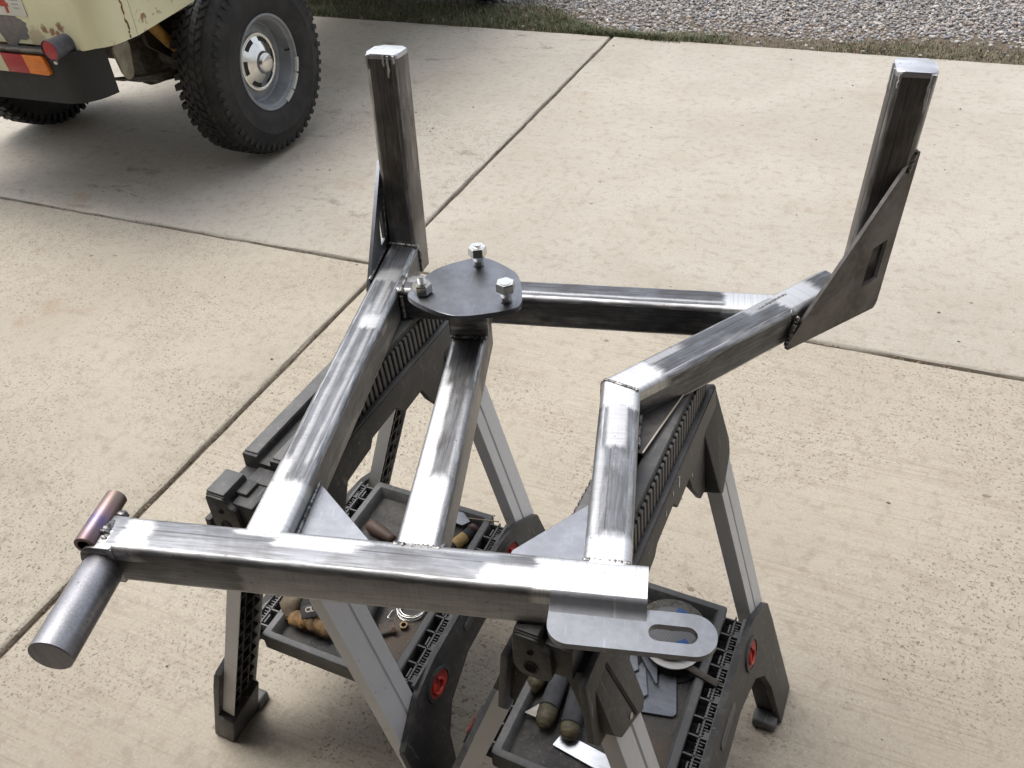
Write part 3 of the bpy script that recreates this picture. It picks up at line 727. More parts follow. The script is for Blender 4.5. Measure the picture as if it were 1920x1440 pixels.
# bumper and lamp box
bpl = [(-.68, -.60), (-.66, -.74)] + [(-.54 + .12 * math.cos(R(q)), -.742 + .12 * math.sin(R(q))) for q in range(190, 271, 16)] + [(0, -.862)] + [(.50 + .12 * math.cos(R(q)), -.742 + .12 * math.sin(R(q))) for q in range(270, 361, 15)] + [(.622, -.715)]
bump = tp('rear_bumper', shell(bpl, lambda q: .505 + .03 * max(0, q[0] - .3), .700, .05), blackp, sharp=50)
bm = NB(); box(bm, (0, -.864, .7035), (1.02, .024, .010), bev=.003); tp('bumper_lip', bm, grime, bump)
for sx, xs in ((1, (.06, .262, .372, .478)),):
    for k, (mm_, nm) in enumerate(((whl, 'clear_lens'), (redl, 'red_lens'), (ambl, 'amber_lens'))):
        a, b = xs[k], xs[k + 1]
        rd = .012
        p4 = [(a, .620), (b - (.0 if k < 2 else 0), .620), (b, .690), (a, .690)]
        if k == 2: p4 = round_poly(p4, [0, .016, .012, 0])
        # faces lean a little, as on the photo
        p4 = [(px_ - (pz_ - .655) * .18, pz_) for px_, pz_ in p4]
        bm = NB(); prism(bm, p4, .026, bev=.003); tp(nm, bm, mm_, bump, axes((0, -.850, 0), (1, 0, 0), (0, 0, 1), (0, -1, 0)))
bm = NB(); lathe(bm, [(.009, 0), (.009, .004), (.006, .007), (0, .0072)], 16); tp('lamp_screw', bm, plain('screw_head', (.7, .7, .68), None, .3, .6), bump, axes((.515, -.858, .668), (1, 0, 0), (0, 0, 1), (0, -1, 0)))
# underside
bm = NB(); box(bm, (0, .2, .73), (1.30, 1.9, .05)); tp('bed_floor', bm, under)
for sx in (-1, 1):
    bm = NB(); box(bm, (sx * .40, 1.2, .66), (.07, 4.0, .12)); tp('chassis_rail', bm, grime)
    rows = [Vector((sx * .50, yy, .475 - .085 * (1 - (yy / .60) ** 2) + .04)) for yy in np.linspace(-.60, .60, 15)]
    for k in range(4):
        bm = NB(); n0 = [0, 1, 2, 4][k]
        rr = rows[n0:len(rows) - n0]
        loft(bm, [[p + Vector((dx, 0, -.011 * k + dz)) for dx, dz in ((-.032, -.005), (.032, -.005), (.032, .0045), (-.032, .0045))] for p in rr]); tp('spring_leaf', bm, grime)
    bm = NB(); prism(bm, round_poly([(-.05, .02), (.035, .04), (.045, .0), (.02, -.115), (-.012, -.125), (-.03, -.09)], .018, 4), .012, bev=.002)
    tp('spring_shackle', bm, plain('shackle_paint', (.30, .28, .22), (.2, .17, .12), .7, 0, 20), None, axes((sx * .545, -.575, .635), (0, 1, 0), (0, 0, 1), (1, 0, 0)))
    bm = NB(); lathe(bm, [(.024, 0), (.024, .19), (.018, .192), (.018, .34)], 20)
    a = Vector((sx * .52, -.40, .72)); b = Vector((sx * .56, -.16, .38)); d = (b - a).normalized(); q = Vector((1, 0, 0)).cross(d).normalized()
    tp('shock_absorber', bm, plain('shock_yellow', (.38, .21, .035), (.22, .12, .03), .6, 0, 20), None, axes(a, q, d.cross(q), d))
    bm = NB(); prism(bm, round_poly([(-.35, .73), (-.33, .56), (-.17, .44), (.30, .44), (.36, .73)], .04), .02); tp('wheel_liner', bm, under, None, axes((sx * .44 - .01, 0, 0), (0, 1, 0), (0, 0, 1), (1, 0, 0)))
for yy in (0, 2.62):
    bm = NB(); tube(bm, [(-.56, yy, .41), (.56, yy, .41)], .045, 16); lathe(bm, [(.05, -.1), (.12, -.06), (.14, 0), (.12, .06), (.05, .1)], 18, T(.1, yy, .40) @ Matrix.Rotation(R(90), 4, 'Y')); tp('axle', bm, grime)
# cab and front, mostly above the picture
bm = NB(); box(bm, (0, 1.68, 1.00), (1.42, 1.02, .60), bev=.03); tp('cab_lower', bm, cream)
bm = NB(); loft(bm, [[Vector((x_, y_, z_)) for x_, y_ in round_poly([(-w_, a_), (w_, a_), (w_, b_), (-w_, b_)], .08)] for z_, w_, a_, b_ in ((1.30, .70, 1.19, 2.18), (1.72, .64, 1.22, 2.02), (1.78, .60, 1.26, 1.96))])
cab = tp('cab_roof', bm, plain('white_roof', (.7, .7, .66), None, .4))
bm = NB(); box(bm, (0, 1.215, 1.52), (1.0, .03, .26), Matrix.Identity(4), .01); tp('rear_window', bm, glass, cab)
for sx in (-1, 1):
    bm = NB(); box(bm, (sx * .675, 1.65, 1.52), (.03, .62, .28), None, .01); tp('door_window', bm, glass, cab)
bm = NB(); box(bm, (0, 2.75, .98), (1.12, 1.14, .42), bev=.05, seg=3); tp('bonnet', bm, cream)
for sx in (-1, 1):
    bm = NB(); box(bm, (sx * .62, 2.62, 1.0), (.26, 1.36, .06), bev=.02); tp('front_wing', bm, cream)
bm = NB(); box(bm, (0, 3.42, .60), (1.5, .12, .16), bev=.02); tp('front_bumper', bm, blackp)

# wheels: local +X points outwards
tyre_m = NT('tyre_rubber'); _v = tyre_m.tc.outputs['Object']; _d = tyre_m.smooth(tyre_m.noise(_v, 8, 5, .6), .4, .7)
tyre_m = tyre_m.out(tyre_m.mix(_d, (.013, .013, .0135), (.030, .028, .026)), .66, 0.0, tyre_m.bump(tyre_m.noise(_v, 220, 3), .3, .002), .35)
rim_m = plain('rim_paint', (.25, .265, .28), (.19, .20, .21), .5, .15, 14)
chrome = plain('chrome', (.72, .71, .68), (.60, .59, .56), .17, 1.0, 18)
XR = Matrix.Rotation(R(90), 4, 'Y')
def make_wheel():
    wm = TM @ T(.683, 0, .41)
    wh = link('wheel', None, truck, wm)
    bm = NB()
    prof = [(.200, .098), (.206, .112), (.225, .124), (.262, .134), (.300, .137), (.306, .1385), (.310, .1365), (.345, .133), (.372, .126), (.392, .108), (.399, .06), (.400, .01), (.399, -.025), (.392, -.056), (.372, -.074), (.31, -.083), (.25, -.08), (.206, -.065), (.200, -.058)]
    lathe(bm, prof, 72, XR, cap=False)
    # tread: two centre rows of hooked blocks, two rows of shoulder lugs running onto the sidewall
    n = 58
    def block(xc, wx, ang, wa, r0, r1, skew, tilt=0.0, shrink=.82):
        vs = []
        for rr, sh in ((r0, 1.0), (r1, shrink)):
            for dx, da in ((-1, -1), (1, -1), (1, 1), (-1, 1)):
                aa = ang + da * wa / 2 * sh + dx * skew * random.uniform(.9, 1.1); xx = (xc + (.044 if xc < -.1 else .026 if xc < -.04 else .012 if xc < 0 else .004 if xc < .03 else 0)) + dx * wx / 2 * sh
                r_ = rr - tilt * max(0, (abs(xx) - .085))
                vs.append(bm.verts.new((xx, r_ * math.cos(aa), r_ * math.sin(aa))))
        for f in ((3, 2, 1, 0), (4, 5, 6, 7), (0, 1, 5, 4), (1, 2, 6, 5), (2, 3, 7, 6), (3, 0, 4, 7)): bm.faces.new([vs[i] for i in f])
    st = 2 * math.pi / n
    for k in range(n):
        a = k * st
        for s_ in (-1, 1):
            block(s_ * .022, .033, a + s_ * st * .25, st * .74, .394, .4050, .020 * s_)
            block(s_ * .060, .030, a - s_ * st * .2, st * .72, .393, .4046, -.024 * s_)
            block(s_ * (.105 + .004 * (k % 2)), .040 + .012 * (k % 2), a + s_ * st * .3, st * .66, .384, .4018, .014 * s_, .75)
            block(s_ * .1245, .014, a + s_ * st * .3, st * .55, .352, .3815 + .003 * (k % 2), 0.0)
    part('tyre', bm, tyre_m, wh, wm, sharp=30)
    bm = NB(); lathe(bm, [(.200, -.06), (.205, .100), (.207, .116), (.203, .119), (.196, .117), (.190, .104), (.184, .098), (.176, .066), (.172, .040), (.166, .034), (.150, .040), (.128, .047), (.11, .045), (.0, .040)], 64, XR)
    part('rim', bm, rim_m, wh, wm, sharp=30)
    bm = NB(); lathe(bm, [(.124, .040), (.1265, .050), (.124, .056), (.117, .0575), (.111, .0545), (.084, .066), (.070, .074), (.056, .080), (.050, .083), (.047, .094), (.042, .103), (.030, .1085), (.012, .1105), (.0, .111)], 64, XR)
    part('hub_cap', bm, chrome, wh, wm, sharp=40)
    for k in range(6):
        a0 = R(k * 60 + 14); bm = NB(); P4 = []
        for q in range(9):
            a = a0 + R(34) * q / 8; P4.append((a,))
        top = [(.1085, .0562), (.0905, .0634)]
        va = [[bm.verts.new((zz + .0012, rr * math.sin(a[0]), rr * math.cos(a[0]))) for a in P4] for rr, zz in top]
        vb = [[bm.verts.new((zz - .004, rr * math.sin(a[0]), rr * math.cos(a[0]))) for a in P4] for rr, zz in top]
        for q in range(8):
            bm.faces.new((va[0][q], va[0][q + 1], va[1][q + 1], va[1][q])); bm.faces.new((vb[0][q], vb[0][q + 1], vb[1][q + 1], vb[1][q]))
            for r_ in (0, 1): bm.faces.new((va[r_][q], va[r_][q + 1], vb[r_][q + 1], vb[r_][q]))
        for q in (0, 8): bm.faces.new((va[0][q], va[1][q], vb[1][q], vb[0][q]))
        part('cap_slot_shade', bm, blackp, wh, wm)  # raised black piece painting the dark inside an open slot
    bm = NB(); tube(bm, [(.085, .150, .060), (.108, .158, .066)], .005, 8); part('valve', bm, blackp, wh, wm @ Matrix.Rotation(R(-20), 4, 'X'))
    for a0, a1 in ((100, 118), (120.5, 142), (144.5, 163)):
        bm = NB(); rows = []
        for q in np.linspace(R(a0), R(a1), 9): rows.append([Vector((xx, rr * math.sin(q), rr * math.cos(q))) for xx, rr in ((.106, .192), (.1215, .196), (.1225, .2085), (.110, .2085))])
        loft(bm, rows); part('wheel_weight', bm, plain('zinc_weight', (.40, .42, .40), (.5, .5, .46), .6, .3, 40) if a0 == 100 else bpy.data.materials['zinc_weight'], wh, wm)
    return wh
w0 = make_wheel()
for xx, yy, rot in ((-.683, 0, 180), (.683, 2.62, 0), (-.683, 2.62, 180)):
    c = copy_tree(w0, truck, T(xx, yy, .41) @ RZ(R(rot)) @ Matrix.Rotation(R(37 + yy * 30), 4, 'X'))

# ------------------------------------------------------------------ two folding sawhorses with trays (local X across, Y along, Z up)
def plastic(name, c1, c2, rough, dust=.35):
    n = NT(name); o = n.tc.outputs['Object']
    a = n.noise(o, 18, 5, .62, .4); b = n.noise(o, 130, 3, .65)
    col = n.mix(n.smooth(a, .35, .65), c1, c2)
    # scuffs and grey dust
    sc = n.math('MULTIPLY', n.smooth(n.noise(n.mapping(o, (60, 8, 20), rot=(0, .3, .5)), 2, 4, .6), .62, .72), .5)
    col = n.mix(n.math('MULTIPLY', n.smooth(n.math('ADD', n.math('MULTIPLY', a, .5), n.math('MULTIPLY', b, .5)), .48, .66), dust), col, (.20, .19, .175))
    col = n.mix(sc, col, (.24, .235, .225))
    pt = n.smooth(n.voro(n.mapping(o, loc=(.3, .1, .2)), 26), .03, .05, 1, 0)
    col = n.mix(n.math('MULTIPLY', pt, .55), col, (.42, .41, .39))
    return n.out(col, n.math('ADD', n.math('MULTIPLY', a, .2), rough - .1), 0.0, n.bump(b, .22, .0012), .42)
pl_black = plastic('black_plastic', (.036, .036, .037), (.054, .053, .052), .5, .22)
pl_dark = plastic('darker_plastic', (.018, .018, .018), (.028, .027, .026), .6, .12)  # darker, less dusty version of the black plastic
pl_grey = plastic('worn_plastic', (.088, .089, .091), (.120, .121, .122), .5, .42)
tray_m = NT('tray_floor'); _o = tray_m.tc.outputs['Object']
_a = tray_m.noise(_o, 9, 5, .65, .5); _b = tray_m.noise(_o, 210, 2, .6); _c = tray_m.noise(_o, 90, 3, .7)
_col = tray_m.mix(tray_m.smooth(_a, .35, .62), (.040, .040, .042), (.085, .082, .077))
_col = tray_m.mix(tray_m.math('MULTIPLY', tray_m.smooth(_c, .5, .7), .5), _col, (.13, .115, .095))
_col = tray_m.mix(tray_m.math('MULTIPLY', tray_m.smooth(_b, .66, .73), .7), _col, (.24, .22, .20))
_x, _y3, _z = tray_m.xyz(_o)
_dd = tray_m.math('ADD', tray_m.math('POWER', tray_m.math('SUBTRACT', _x, .09), 2), tray_m.math('POWER', tray_m.math('ADD', _y3, .115), 2))
_dd = tray_m.math('ADD', tray_m.math('SQRT', _dd), tray_m.math('MULTIPLY', tray_m.math('SUBTRACT', tray_m.noise(_o, 40, 4, .7), .5), .06))
_col = tray_m.mix(tray_m.math('MULTIPLY', tray_m.smooth(_dd, .02, .075, 1, 0), .4), _col, (.17, .115, .075))
tray_m = tray_m.out(_col, .7, 0.0, tray_m.bump(_c, .5, .002), .3)
alu = NT('grey_leg_paint'); _o = alu.tc.outputs['Object']
_a = alu.noise(alu.mapping(_o, (1, 1, .2)), 22, 4, .6)
_col = alu.mix(_a, (.60, .605, .615), (.68, .685, .695))
_col = alu.mix(alu.math('MULTIPLY', alu.smooth(alu.voro(_o, 32), .04, .07, 1, 0), .4), _col, (.16, .15, .14))
_col = alu.mix(alu.math('MULTIPLY', alu.smooth(alu.noise(alu.mapping(_o, (40, 40, 5)), 2, 4), .64, .72), .35), _col, (.22, .21, .2))
alu = alu.out(_col, .46, .08)
red_m = plain('red_plastic', (.50, .045, .03), (.32, .03, .025), .38, 0, 40)
hole_shade_m = plain('hole_shade', (.008, .008, .008), None, .8)  # near-black colour standing in for shade in holes, grooves and gaps

LA = math.atan(.31)                                   # splay of the legs
H0 = T(0, 0, 0)
def hp(name, bm, mat, parent, lm=None, sharp=35, **k): return part(name, bm, mat, parent, lm or H0, sharp, **k)
horse = thing('sawhorse', 'left folding sawhorse with glove and wire coil in its tray, under the straight side rail', 'sawhorse', H0, 'folding sawhorses under the steel frame')

# top beam: grooved top, ribbed shoulders, hollow below
sec = [(-.0405, .735), (-.0375, .784), (-.0370, .790), (-.012, .790), (-.010, .779), (.010, .779), (.012, .790), (.0370, .790), (.0375, .784), (.0405, .735), (.0505, .733), (.0505, .728), (-.0505, .728), (-.0505, .733)]
bm = NB(); loft(bm, [[Vector((x, y, z)) for x, z in sec] for y in (-.203, .286)])
box(bm, (0, -.222, .745), (.078, .040, .040), None, .003)          # low saddle between beam and end post
for sx in (-1, 1):
    if sx < 0:
        box(bm, (-.0205, -.262, .752), (.033, .050, .0735), None, .003)
    else:
        box(bm, (.0175, -.259, .748), (.036, .044, .056), None, .003)
        box(bm, (.006, -.251, .753), (.020, .028, .058), None, .003)
        box(bm, (.014, -.222, .752), (.044, .030, .050), None, .003)
top = hp('top_beam', bm, pl_black, horse)
for sx in (-1, 1):
    bm = NB(); rr = [(-.0145, -.024), (.0145, -.024), (.0145, .024), (-.0145, .024)]
    
    if sx < 0:
        bm = NB(); box(bm, (-.0205, -.262, .790), (.031, .046, .005), None, .002); hp('grip_pad', bm, pl_grey, top)
    bm = NB(); box(bm, (sx * .0245, .042, .7905), (.023, .480, .004), None, .0012); hp('grip_strip', bm, pl_grey, top)
rib0 = None
for sx in (-1, 1):
    for k in range(35):
        y = -.186 + k * .01345
        if rib0 is None:
            bm = NB(); ang = math.atan2(.047, .0135)
            box(bm, (0, 0, 0), (.0060, .0088, .047), None, .0012, 1); rib0 = bm
            me = None
        mm = T(sx * .0405, y, .7600) @ Matrix.Rotation(sx * -R(3.5), 4, 'Y')
        if me is None: o = hp('rib', bm, pl_grey, top, mm); me = o.data
        else: link('rib', me, top, mm)
for sx in (-1, 1):
    bm = NB(); box(bm, (sx * .0480, .042, .7335), (.009, .488, .006), None, .001); hp('ledge', bm, pl_grey, top)
# end faces; black discs paint in the dark of the pivot holes
bm = NB(); prism(bm, round_poly([(-.0375, .7865), (-.0375, .730), (-.030, .712), (.006, .712), (.013, .724), (.010, .7700), (-.003, .7750), (-.004, .7865)], .008, 4), .012, bev=.002)
for ey, fl in ((-.2775, 1), (.296, -1)):
    b2 = bm.copy() if fl == 1 else bm
    ef = hp('end_plate', b2, pl_black, horse, axes((0, ey, 0), (fl, 0, 0), (0, 0, 1), (0, -fl, 0)))
    for zz, rr in ((.762, .0042), (.732, .0095)):
        b3 = NB(); lathe(b3, [(rr, 0), (rr, .0135), (rr * .7, .0122), (rr * .7, .012)], 18); hp('pivot_hole_shade', b3, hole_shade_m, ef, axes((-.014 * fl, ey, zz), (fl, 0, 0), (0, 0, 1), (0, -fl, 0)))
def slope(sx, q=0.0, la=LA, x0=.040):     # frame of a splayed side: X along the horse, Y down the slope, Z outwards
    d = Vector((sx * math.sin(la), 0, -math.cos(la))); n = Vector((sx * math.cos(la), 0, math.sin(la)))
    return axes(Vector((sx * x0, 0, .733)) + n * q, Vector((0, 1, 0)), d, n)
def skirt(sx, q=0.0): return slope(sx, q, math.atan(.10), .0505)
for sx in (-1, 1):
    half = [(.300, 0), (.300, .120), (.285, .145), (.225, .165), (.200, .160), (.150, .090), (.138, .056), (.078, .058), (.074, .060), (.058, .034)]
    pts = half + [(-.024, .036), (-.034, .052), (-.108, .056), (-.138, .105), (-.190, .158), (-.215, .165), (-.276, .145), (-.290, .120), (-.290, 0)]
    bm = NB(); prism(bm, pts, .010, bev=.0018)
    sk = hp('side_skirt', bm, pl_black, horse, skirt(sx, -.006))
    for a0, a1, fl in ((-.268, -.178, 1), (.226, .318, -1)):   # sockets round the leg tops
        ia, oa = (a1, a0) if fl > 0 else (a0, a1)
        bm = NB(); prism(bm, round_poly([(ia, .01), (oa, .01), (oa, .128), (oa + fl * .012, .150), (ia - fl * .012, .182), (ia, .170)], .004, 2), .034, bev=.003)
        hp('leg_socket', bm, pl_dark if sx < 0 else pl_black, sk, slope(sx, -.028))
    bm = NB(); prism(bm, [(-.236, .02), (-.230, .02), (-.206, .165), (-.212, .165)], .0016); hp('groove_shade', bm, hole_shade_m, sk, slope(sx, .0055))  # the groove is a black strip painting its shade, not cut in
    bm = NB(); lathe(bm, [(.0045, 0), (.0045, .0012), (0, .002)], 12); hp('rivet', bm, plain('rivet', (.5, .47, .42), None, .35, .8) if 'rivet' not in bpy.data.materials else bpy.data.materials['rivet'], sk, slope(sx, .006) @ T(-.222, .152, 0))
# legs: pressed channels with a stepped face, plastic web inside
def leg(sx, sy):
    a0 = .2525 * sy; base = slope(sx, 0) @ T(a0 + .036, 0, 0) @ RZ(R(3)); Lg = .69 if True else 0
    w_, d_, t_ = .0345, .026, .0022
    o1 = [(-w_, -d_), (-w_, 0), (.003, 0), (.0045, -.0035), (.0075, -.0035), (.009, 0), (w_, 0), (w_, -d_)]
    i1 = [(w_ - t_, -d_), (w_ - t_, -t_), (.011, -t_), (.0085, -.0035 - t_), (.0035, -.0035 - t_), (.001, -t_), (-w_ + t_, -t_), (-w_ + t_, -d_)]
    if sy > 0: o1 = [(-x, z) for x, z in o1]; i1 = [(-x, z) for x, z in i1]
    ring = o1 + i1
    bm = NB(); n = 2
    loft(bm, [[Vector((x, l, z)) for x, z in ring] for l in (.05, Lg)])
    lg = hp('leg', bm, alu, horse, base)
    bm = NB(); box(bm, (0, .36, -.010), (.058, .62, .004))
    for k in range(15):
        l = .09 + k * .04
        box(bm, (0, l, -.017), (.060, .004, .013), Matrix.Identity(4))
    box(bm, (-.012, .36, -.0165), (.004, .62, .012)); box(bm, (.012, .36, -.0165), (.004, .62, .012))
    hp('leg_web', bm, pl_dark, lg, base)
    return lg
for sx in (-1, 1):
    for sy in (-1, 1): leg(sx, sy)
# lower side rails with feet: outline in the slope frame
def lz(z): return (.733 - z) / math.cos(LA)
for sx in (-1, 1):
    a = [(-.135, .305), (.135, .305), (.170, .300), (.212, .292), (.290, .250), (.294, .205), (.298, .0), (.206, .0), (.208, .110), (.190, .165), (.150, .205), (.06, .232), (-.06, .232), (-.150, .205), (-.190, .165), (-.208, .110), (-.206, .0), (-.298, .0), (-.294, .205), (-.290, .250), (-.212, .292), (-.170, .300)]
    bm = NB(); prism(bm, round_poly([(x, lz(z)) for x, z in a][::-1], .006, 3), .012, bev=.003)
    rl = hp('side_rail', bm, pl_black, horse, slope(sx, .0004))
    for sy in (-1, 1):
        bm = NB(); q = slope(sx, -.034); oa, ia = sy * .297, sy * .214
        prism(bm, round_poly([(oa, lz(.100)), (oa, lz(.004)), (ia, lz(.004)), (ia, lz(.135))], .004, 2), .042, q.inverted() @ q, bev=.004)
        hp('foot_boot', bm, pl_black, rl, q)
        bm = NB(); box(bm, (sx * .247, sy * .200, .012), (.046, .034, .024), None, .006, 3); hp('foot_pad', bm, pl_grey, rl)
        q = slope(sx, .0124) @ T(sy * .158, lz(.262), 0)
        bm = NB(); n = 28
        rings = []
        for rr, zz in ((.0285, 0), (.0285, .0035), (.0235, .0042), (.0225, .0005)): rings.append([Vector((rr * 1.25 * math.cos(2 * math.pi * k / n), rr * .92 * math.sin(2 * math.pi * k / n), zz)) for k in range(n)])
        loft(bm, rings); hp('button_rim', bm, pl_black, rl, q)
        bm = NB(); rings = []
        for rr, zz in ((.0225, 0), (.0225, .0022), (.017, .0014), (.0155, .0012)): rings.append([Vector((rr * 1.25 * math.cos(2 * math.pi * k / n), rr * .92 * math.sin(2 * math.pi * k / n), zz)) for k in range(n)])
        loft(bm, rings)
        tube(bm, [(.012 * math.cos(R(t_)) * 1.2 - .004, .012 * math.sin(R(t_)), .0035) for t_ in range(-70, 251, 20)], .0032, 8)
        hp('lock_button', bm, red_m, rl, q, label='red release button')
    q = slope(sx, .0124) @ T(.0, lz(.272), 0); bm = NB()
    pts = round_poly([(-.045, -.008), (.045, -.008), (.045, .008), (-.045, .008)], .0078, 5); prism(bm, pts, .0022, bev=.0015); hp('grip_slot', bm, pl_grey, rl, q)
# tray with raised rim, hinge combs along both sides
bm = NB(); X0, Y0 = .140, .212
def rr_(ins, z): return [Vector((x, y, z)) for x, y in round_poly([(-X0 + ins, -Y0 + ins), (X0 - ins, -Y0 + ins), (X0 - ins, Y0 - ins), (-X0 + ins, Y0 - ins)], max(.006 - ins * .2, .002), 3)]
loft(bm, [rr_(.004, .262), rr_(0, .268), rr_(0, .303), rr_(.002, .305), rr_(.013, .305), rr_(.015, .303), rr_(.021, .2795)], cap=False)
bm.faces.new([bm.verts.new(v) for v in rr_(.004, .2625)])
tr = hp('tray', bm, pl_grey, horse)
bm = NB(); v = [bm.verts.new(p) for p in rr_(.0205, .280)]; w2 = [bm.verts.new(p) for p in rr_(.0205, .266)]; bm.faces.new(v); bm.faces.new(w2)
for i in range(len(v)): j = (i + 1) % len(v); bm.faces.new((v[i], v[j], w2[j], w2[i]))
hp('tray_floor', bm, tray_m, tr)
for sx in (-1, 1):
    bm = NB(); box(bm, (sx * .157, 0, .268), (.034, .400, .006)); hp('comb_gap_shade', bm, hole_shade_m, tr)  # black sheet added for the deep shade between the comb teeth
    bm = NB(); box(bm, (sx * .159, 0, .294), (.0028, .396, .016))
    box(bm, (sx * .174, 0, .293), (.005, .396, .022))
    for k in range(12):
        y = -.190 + k * .0345
        box(bm, (sx * .156, y, .292), (.030, .0028, .020))
        for j in (1, 2, 3, 4, 5):
            yy = y + .0345 * j / 6
            if yy < .195: box(bm, (sx * (.1615 + .002 * (j % 2)), yy, .293), (.011 + .004 * (j % 2), .0020, .013))
        if k % 2 == 0: box(bm, (sx * .153, y + .0145, .295), (.0028, .018, .012)); box(bm, (sx * .170, y + .008, .295), (.012, .012, .010))
    hp('hinge_comb', bm, pl_grey, tr)
HL = T(-.449, 1.031, 0) @ RZ(R(-17)); HR = T(.008, .841, 0) @ RZ(R(-18))
h2 = copy_tree(horse, None, HR); h2['label'] = 'right folding sawhorse with flap disc and steel offcuts in its tray, under the slotted tab'
horse.matrix_basis = HL; MW[horse.name] = HL

paint = plain('white_paint', (.66, .65, .62), None, .6)
sk_ = [q for q in h2.children if q.name.startswith('side_skirt')][1]
for (a_, l_, w_, h_) in ((.085, .018, .007, .022), (.055, .014, .004, .011), (.150, .062, .005, .008), (.020, .020, .004, .012), (.268, .100, .006, .030)):
    bm = NB(); prism(bm, round_poly([(-w_ / 2, -h_ / 2), (w_ * .4, -h_ * .45), (w_ / 2, h_ * .2), (w_ * .1, h_ / 2), (-w_ * .4, h_ * .3)], w_ * .4, 3), .0006)
    part('paint_splash', bm, paint, None, HR @ skirt(1, .0042) @ T(a_, l_, 0) @ RZ(random.uniform(-.3, .3)))
    o_ = bpy.data.objects[-1] if False else COL.objects[-1]
    o_.parent = h2; o_.matrix_basis = HR.inverted() @ MW[o_.name]

# ------------------------------------------------------------------ things lying in the trays (coordinates of each horse)
def item(name, label, cat, hm, x, y, z=.2805, rz=0.0, group=None):
    return thing(name, label, cat, hm @ T(x, y, z) @ RZ(R(rz)), group)
def ip(name, bm, mat, t, lm=None, sharp=35, **k): return part(name, bm, mat, t, MW[t.name] @ (lm or Matrix.Identity(4)), sharp, **k)
rawplate = steel('offcut_steel', (.20, .215, .245), (.14, .15, .17), bright=(.32, .33, .36), seed=12, rough=.48, seam=False, rub=.2)
shiny = steel('sheet_steel', (.55, .58, .64), (.45, .48, .54), bright=(.7, .72, .76), seed=14, rough=.3, seam=False, rub=.3)
leather = plain('tan_leather', (.25, .145, .05), (.07, .045, .025), .8, 0, 30, .4, 120)
tan2 = plain('dirty_leather', (.13, .10, .065), (.075, .055, .035), .85, 0, 28, .4, 120)
blkfab = plain('black_fabric', (.016, .016, .018), (.03, .03, .032), .85, 0, 60, .4, 400)
olive = plain('olive_hide', (.085, .072, .036), (.05, .04, .02), .6, 0, 45, .35, 160)
greyfab = plain('grey_fabric', (.055, .058, .064), (.04, .042, .046), .8, 0, 30, .35, 500)
ivory = plain('letter_print', (.55, .50, .42), None, .7)
def lump(bm, pts, rs, n=14, flat=.6, nz=.12):
    """a soft, creased lobe along a centre line"""
    pts = [Vector(p) for p in pts]; fine = []; fr = []
    m_ = 6
    for i in range(len(pts) - 1):
        for k in range(m_):
            t = k / m_; fine.append(lerp(pts[i], pts[i + 1], t)); fr.append(rs[i] * (1 - t) + rs[i + 1] * t)
    fine.append(pts[-1]); fr.append(rs[-1]); rings = []
    ph = random.uniform(0, 6)
    for i, p in enumerate(fine):
        d = (fine[min(i + 1, len(fine) - 1)] - fine[max(i - 1, 0)]).normalized(); u = d.cross(Vector((0, 0, 1))).normalized(); v = u.cross(d)
        rings.append([p + (u * math.cos(6.2832 * k / n) + v * math.sin(6.2832 * k / n) * flat) * fr[i] * (1 + nz * math.sin(k * 1.7 + i * .9 + ph) * math.sin(i * .6 + ph)) for k in range(n)])
    loft(bm, rings); return bm

# left tray
g = item('work_glove', 'tan and black leather work glove lying in the left tray near its front rim', 'glove', HL, -.088, -.150, rz=6)
bm = NB(); lump(bm, [(-.030, .080, .020), (-.036, .045, .024), (-.034, .018, .024), (-.026, -.002, .014)], [.014, .021, .022, .012], 16, .85, .16); ip('cuff', bm, tan2, g, sharp=0)
bm = NB(); lump(bm, [(-.004, .085, .024), (.006, .050, .028), (.014, .022, .026), (.018, .008, .020)], [.026, .032, .027, .014], 16, .72, .10); ip('palm', bm, blkfab, g, sharp=0)
for k, ql in enumerate(([(-.026, .006, .018), (-.008, -.006, .022), (.008, -.010, .018), (.018, -.014, .012)], [(.000, .000, .026), (.014, -.004, .028), (.030, -.012, .022), (.044, -.016, .013)], [(.020, .000, .022), (.036, -.006, .022), (.054, -.014, .016), (.066, -.016, .010)], [(.036, .026, .022), (.052, .014, .022), (.066, .004, .016), (.074, .000, .010)])):
    bm = NB(); lump(bm, ql, [.014, .0165, .0135, .006], 12, .7, .24); ip('finger', bm, leather, g, sharp=0)
bm = NB(); box(bm, (0, 0, 0), (.036, .024, .003), None, .0012); lab = Matrix.Translation((.018, .004, .0435)) @ RZ(R(30)) @ Matrix.Rotation(R(24), 4, 'X')
pt = ip('wrist_patch', bm, plain('patch_black', (.03, .03, .03), None, .7), g, lab)
text_mesh('printed_letters', 'CLC', .0135, ivory, pt, MW[g.name] @ lab @ T(.003, .003, .0017), bold=.0003)
bm = NB(); box(bm, (.005, -.007, .0016), (.024, .0020, .0006)); ip('printed_line', bm, ivory, pt, lab)
c = item('wire_coil', 'small coil of pale galvanized wire beside the right comb of the left tray', 'wire coil', HL, .084, -.045)
for k in range(7):
    bm = NB(); r_ = .026 + random.uniform(-.003, .003); ox, oy = random.uniform(-.002, .002), random.uniform(-.002, .002); e_ = random.uniform(.88, 1.05)
    tube(bm, [(ox + r_ * math.cos(R(a)), oy + r_ * e_ * math.sin(R(a)), .0022 + .0012 * k + .002 * math.sin(R(a * 1.0 + 60 * k))) for a in range(0, 361, 12)], .0011, 6)
    ip('strand', bm, zinc, c, sharp=0)
bm = NB(); tube(bm, [(-.024, -.006, .004), (-.032, -.02, .006), (-.034, -.034, .003), (-.024, -.036, .002)], .0009, 6); ip('loose_end', bm, zinc, c, sharp=0)
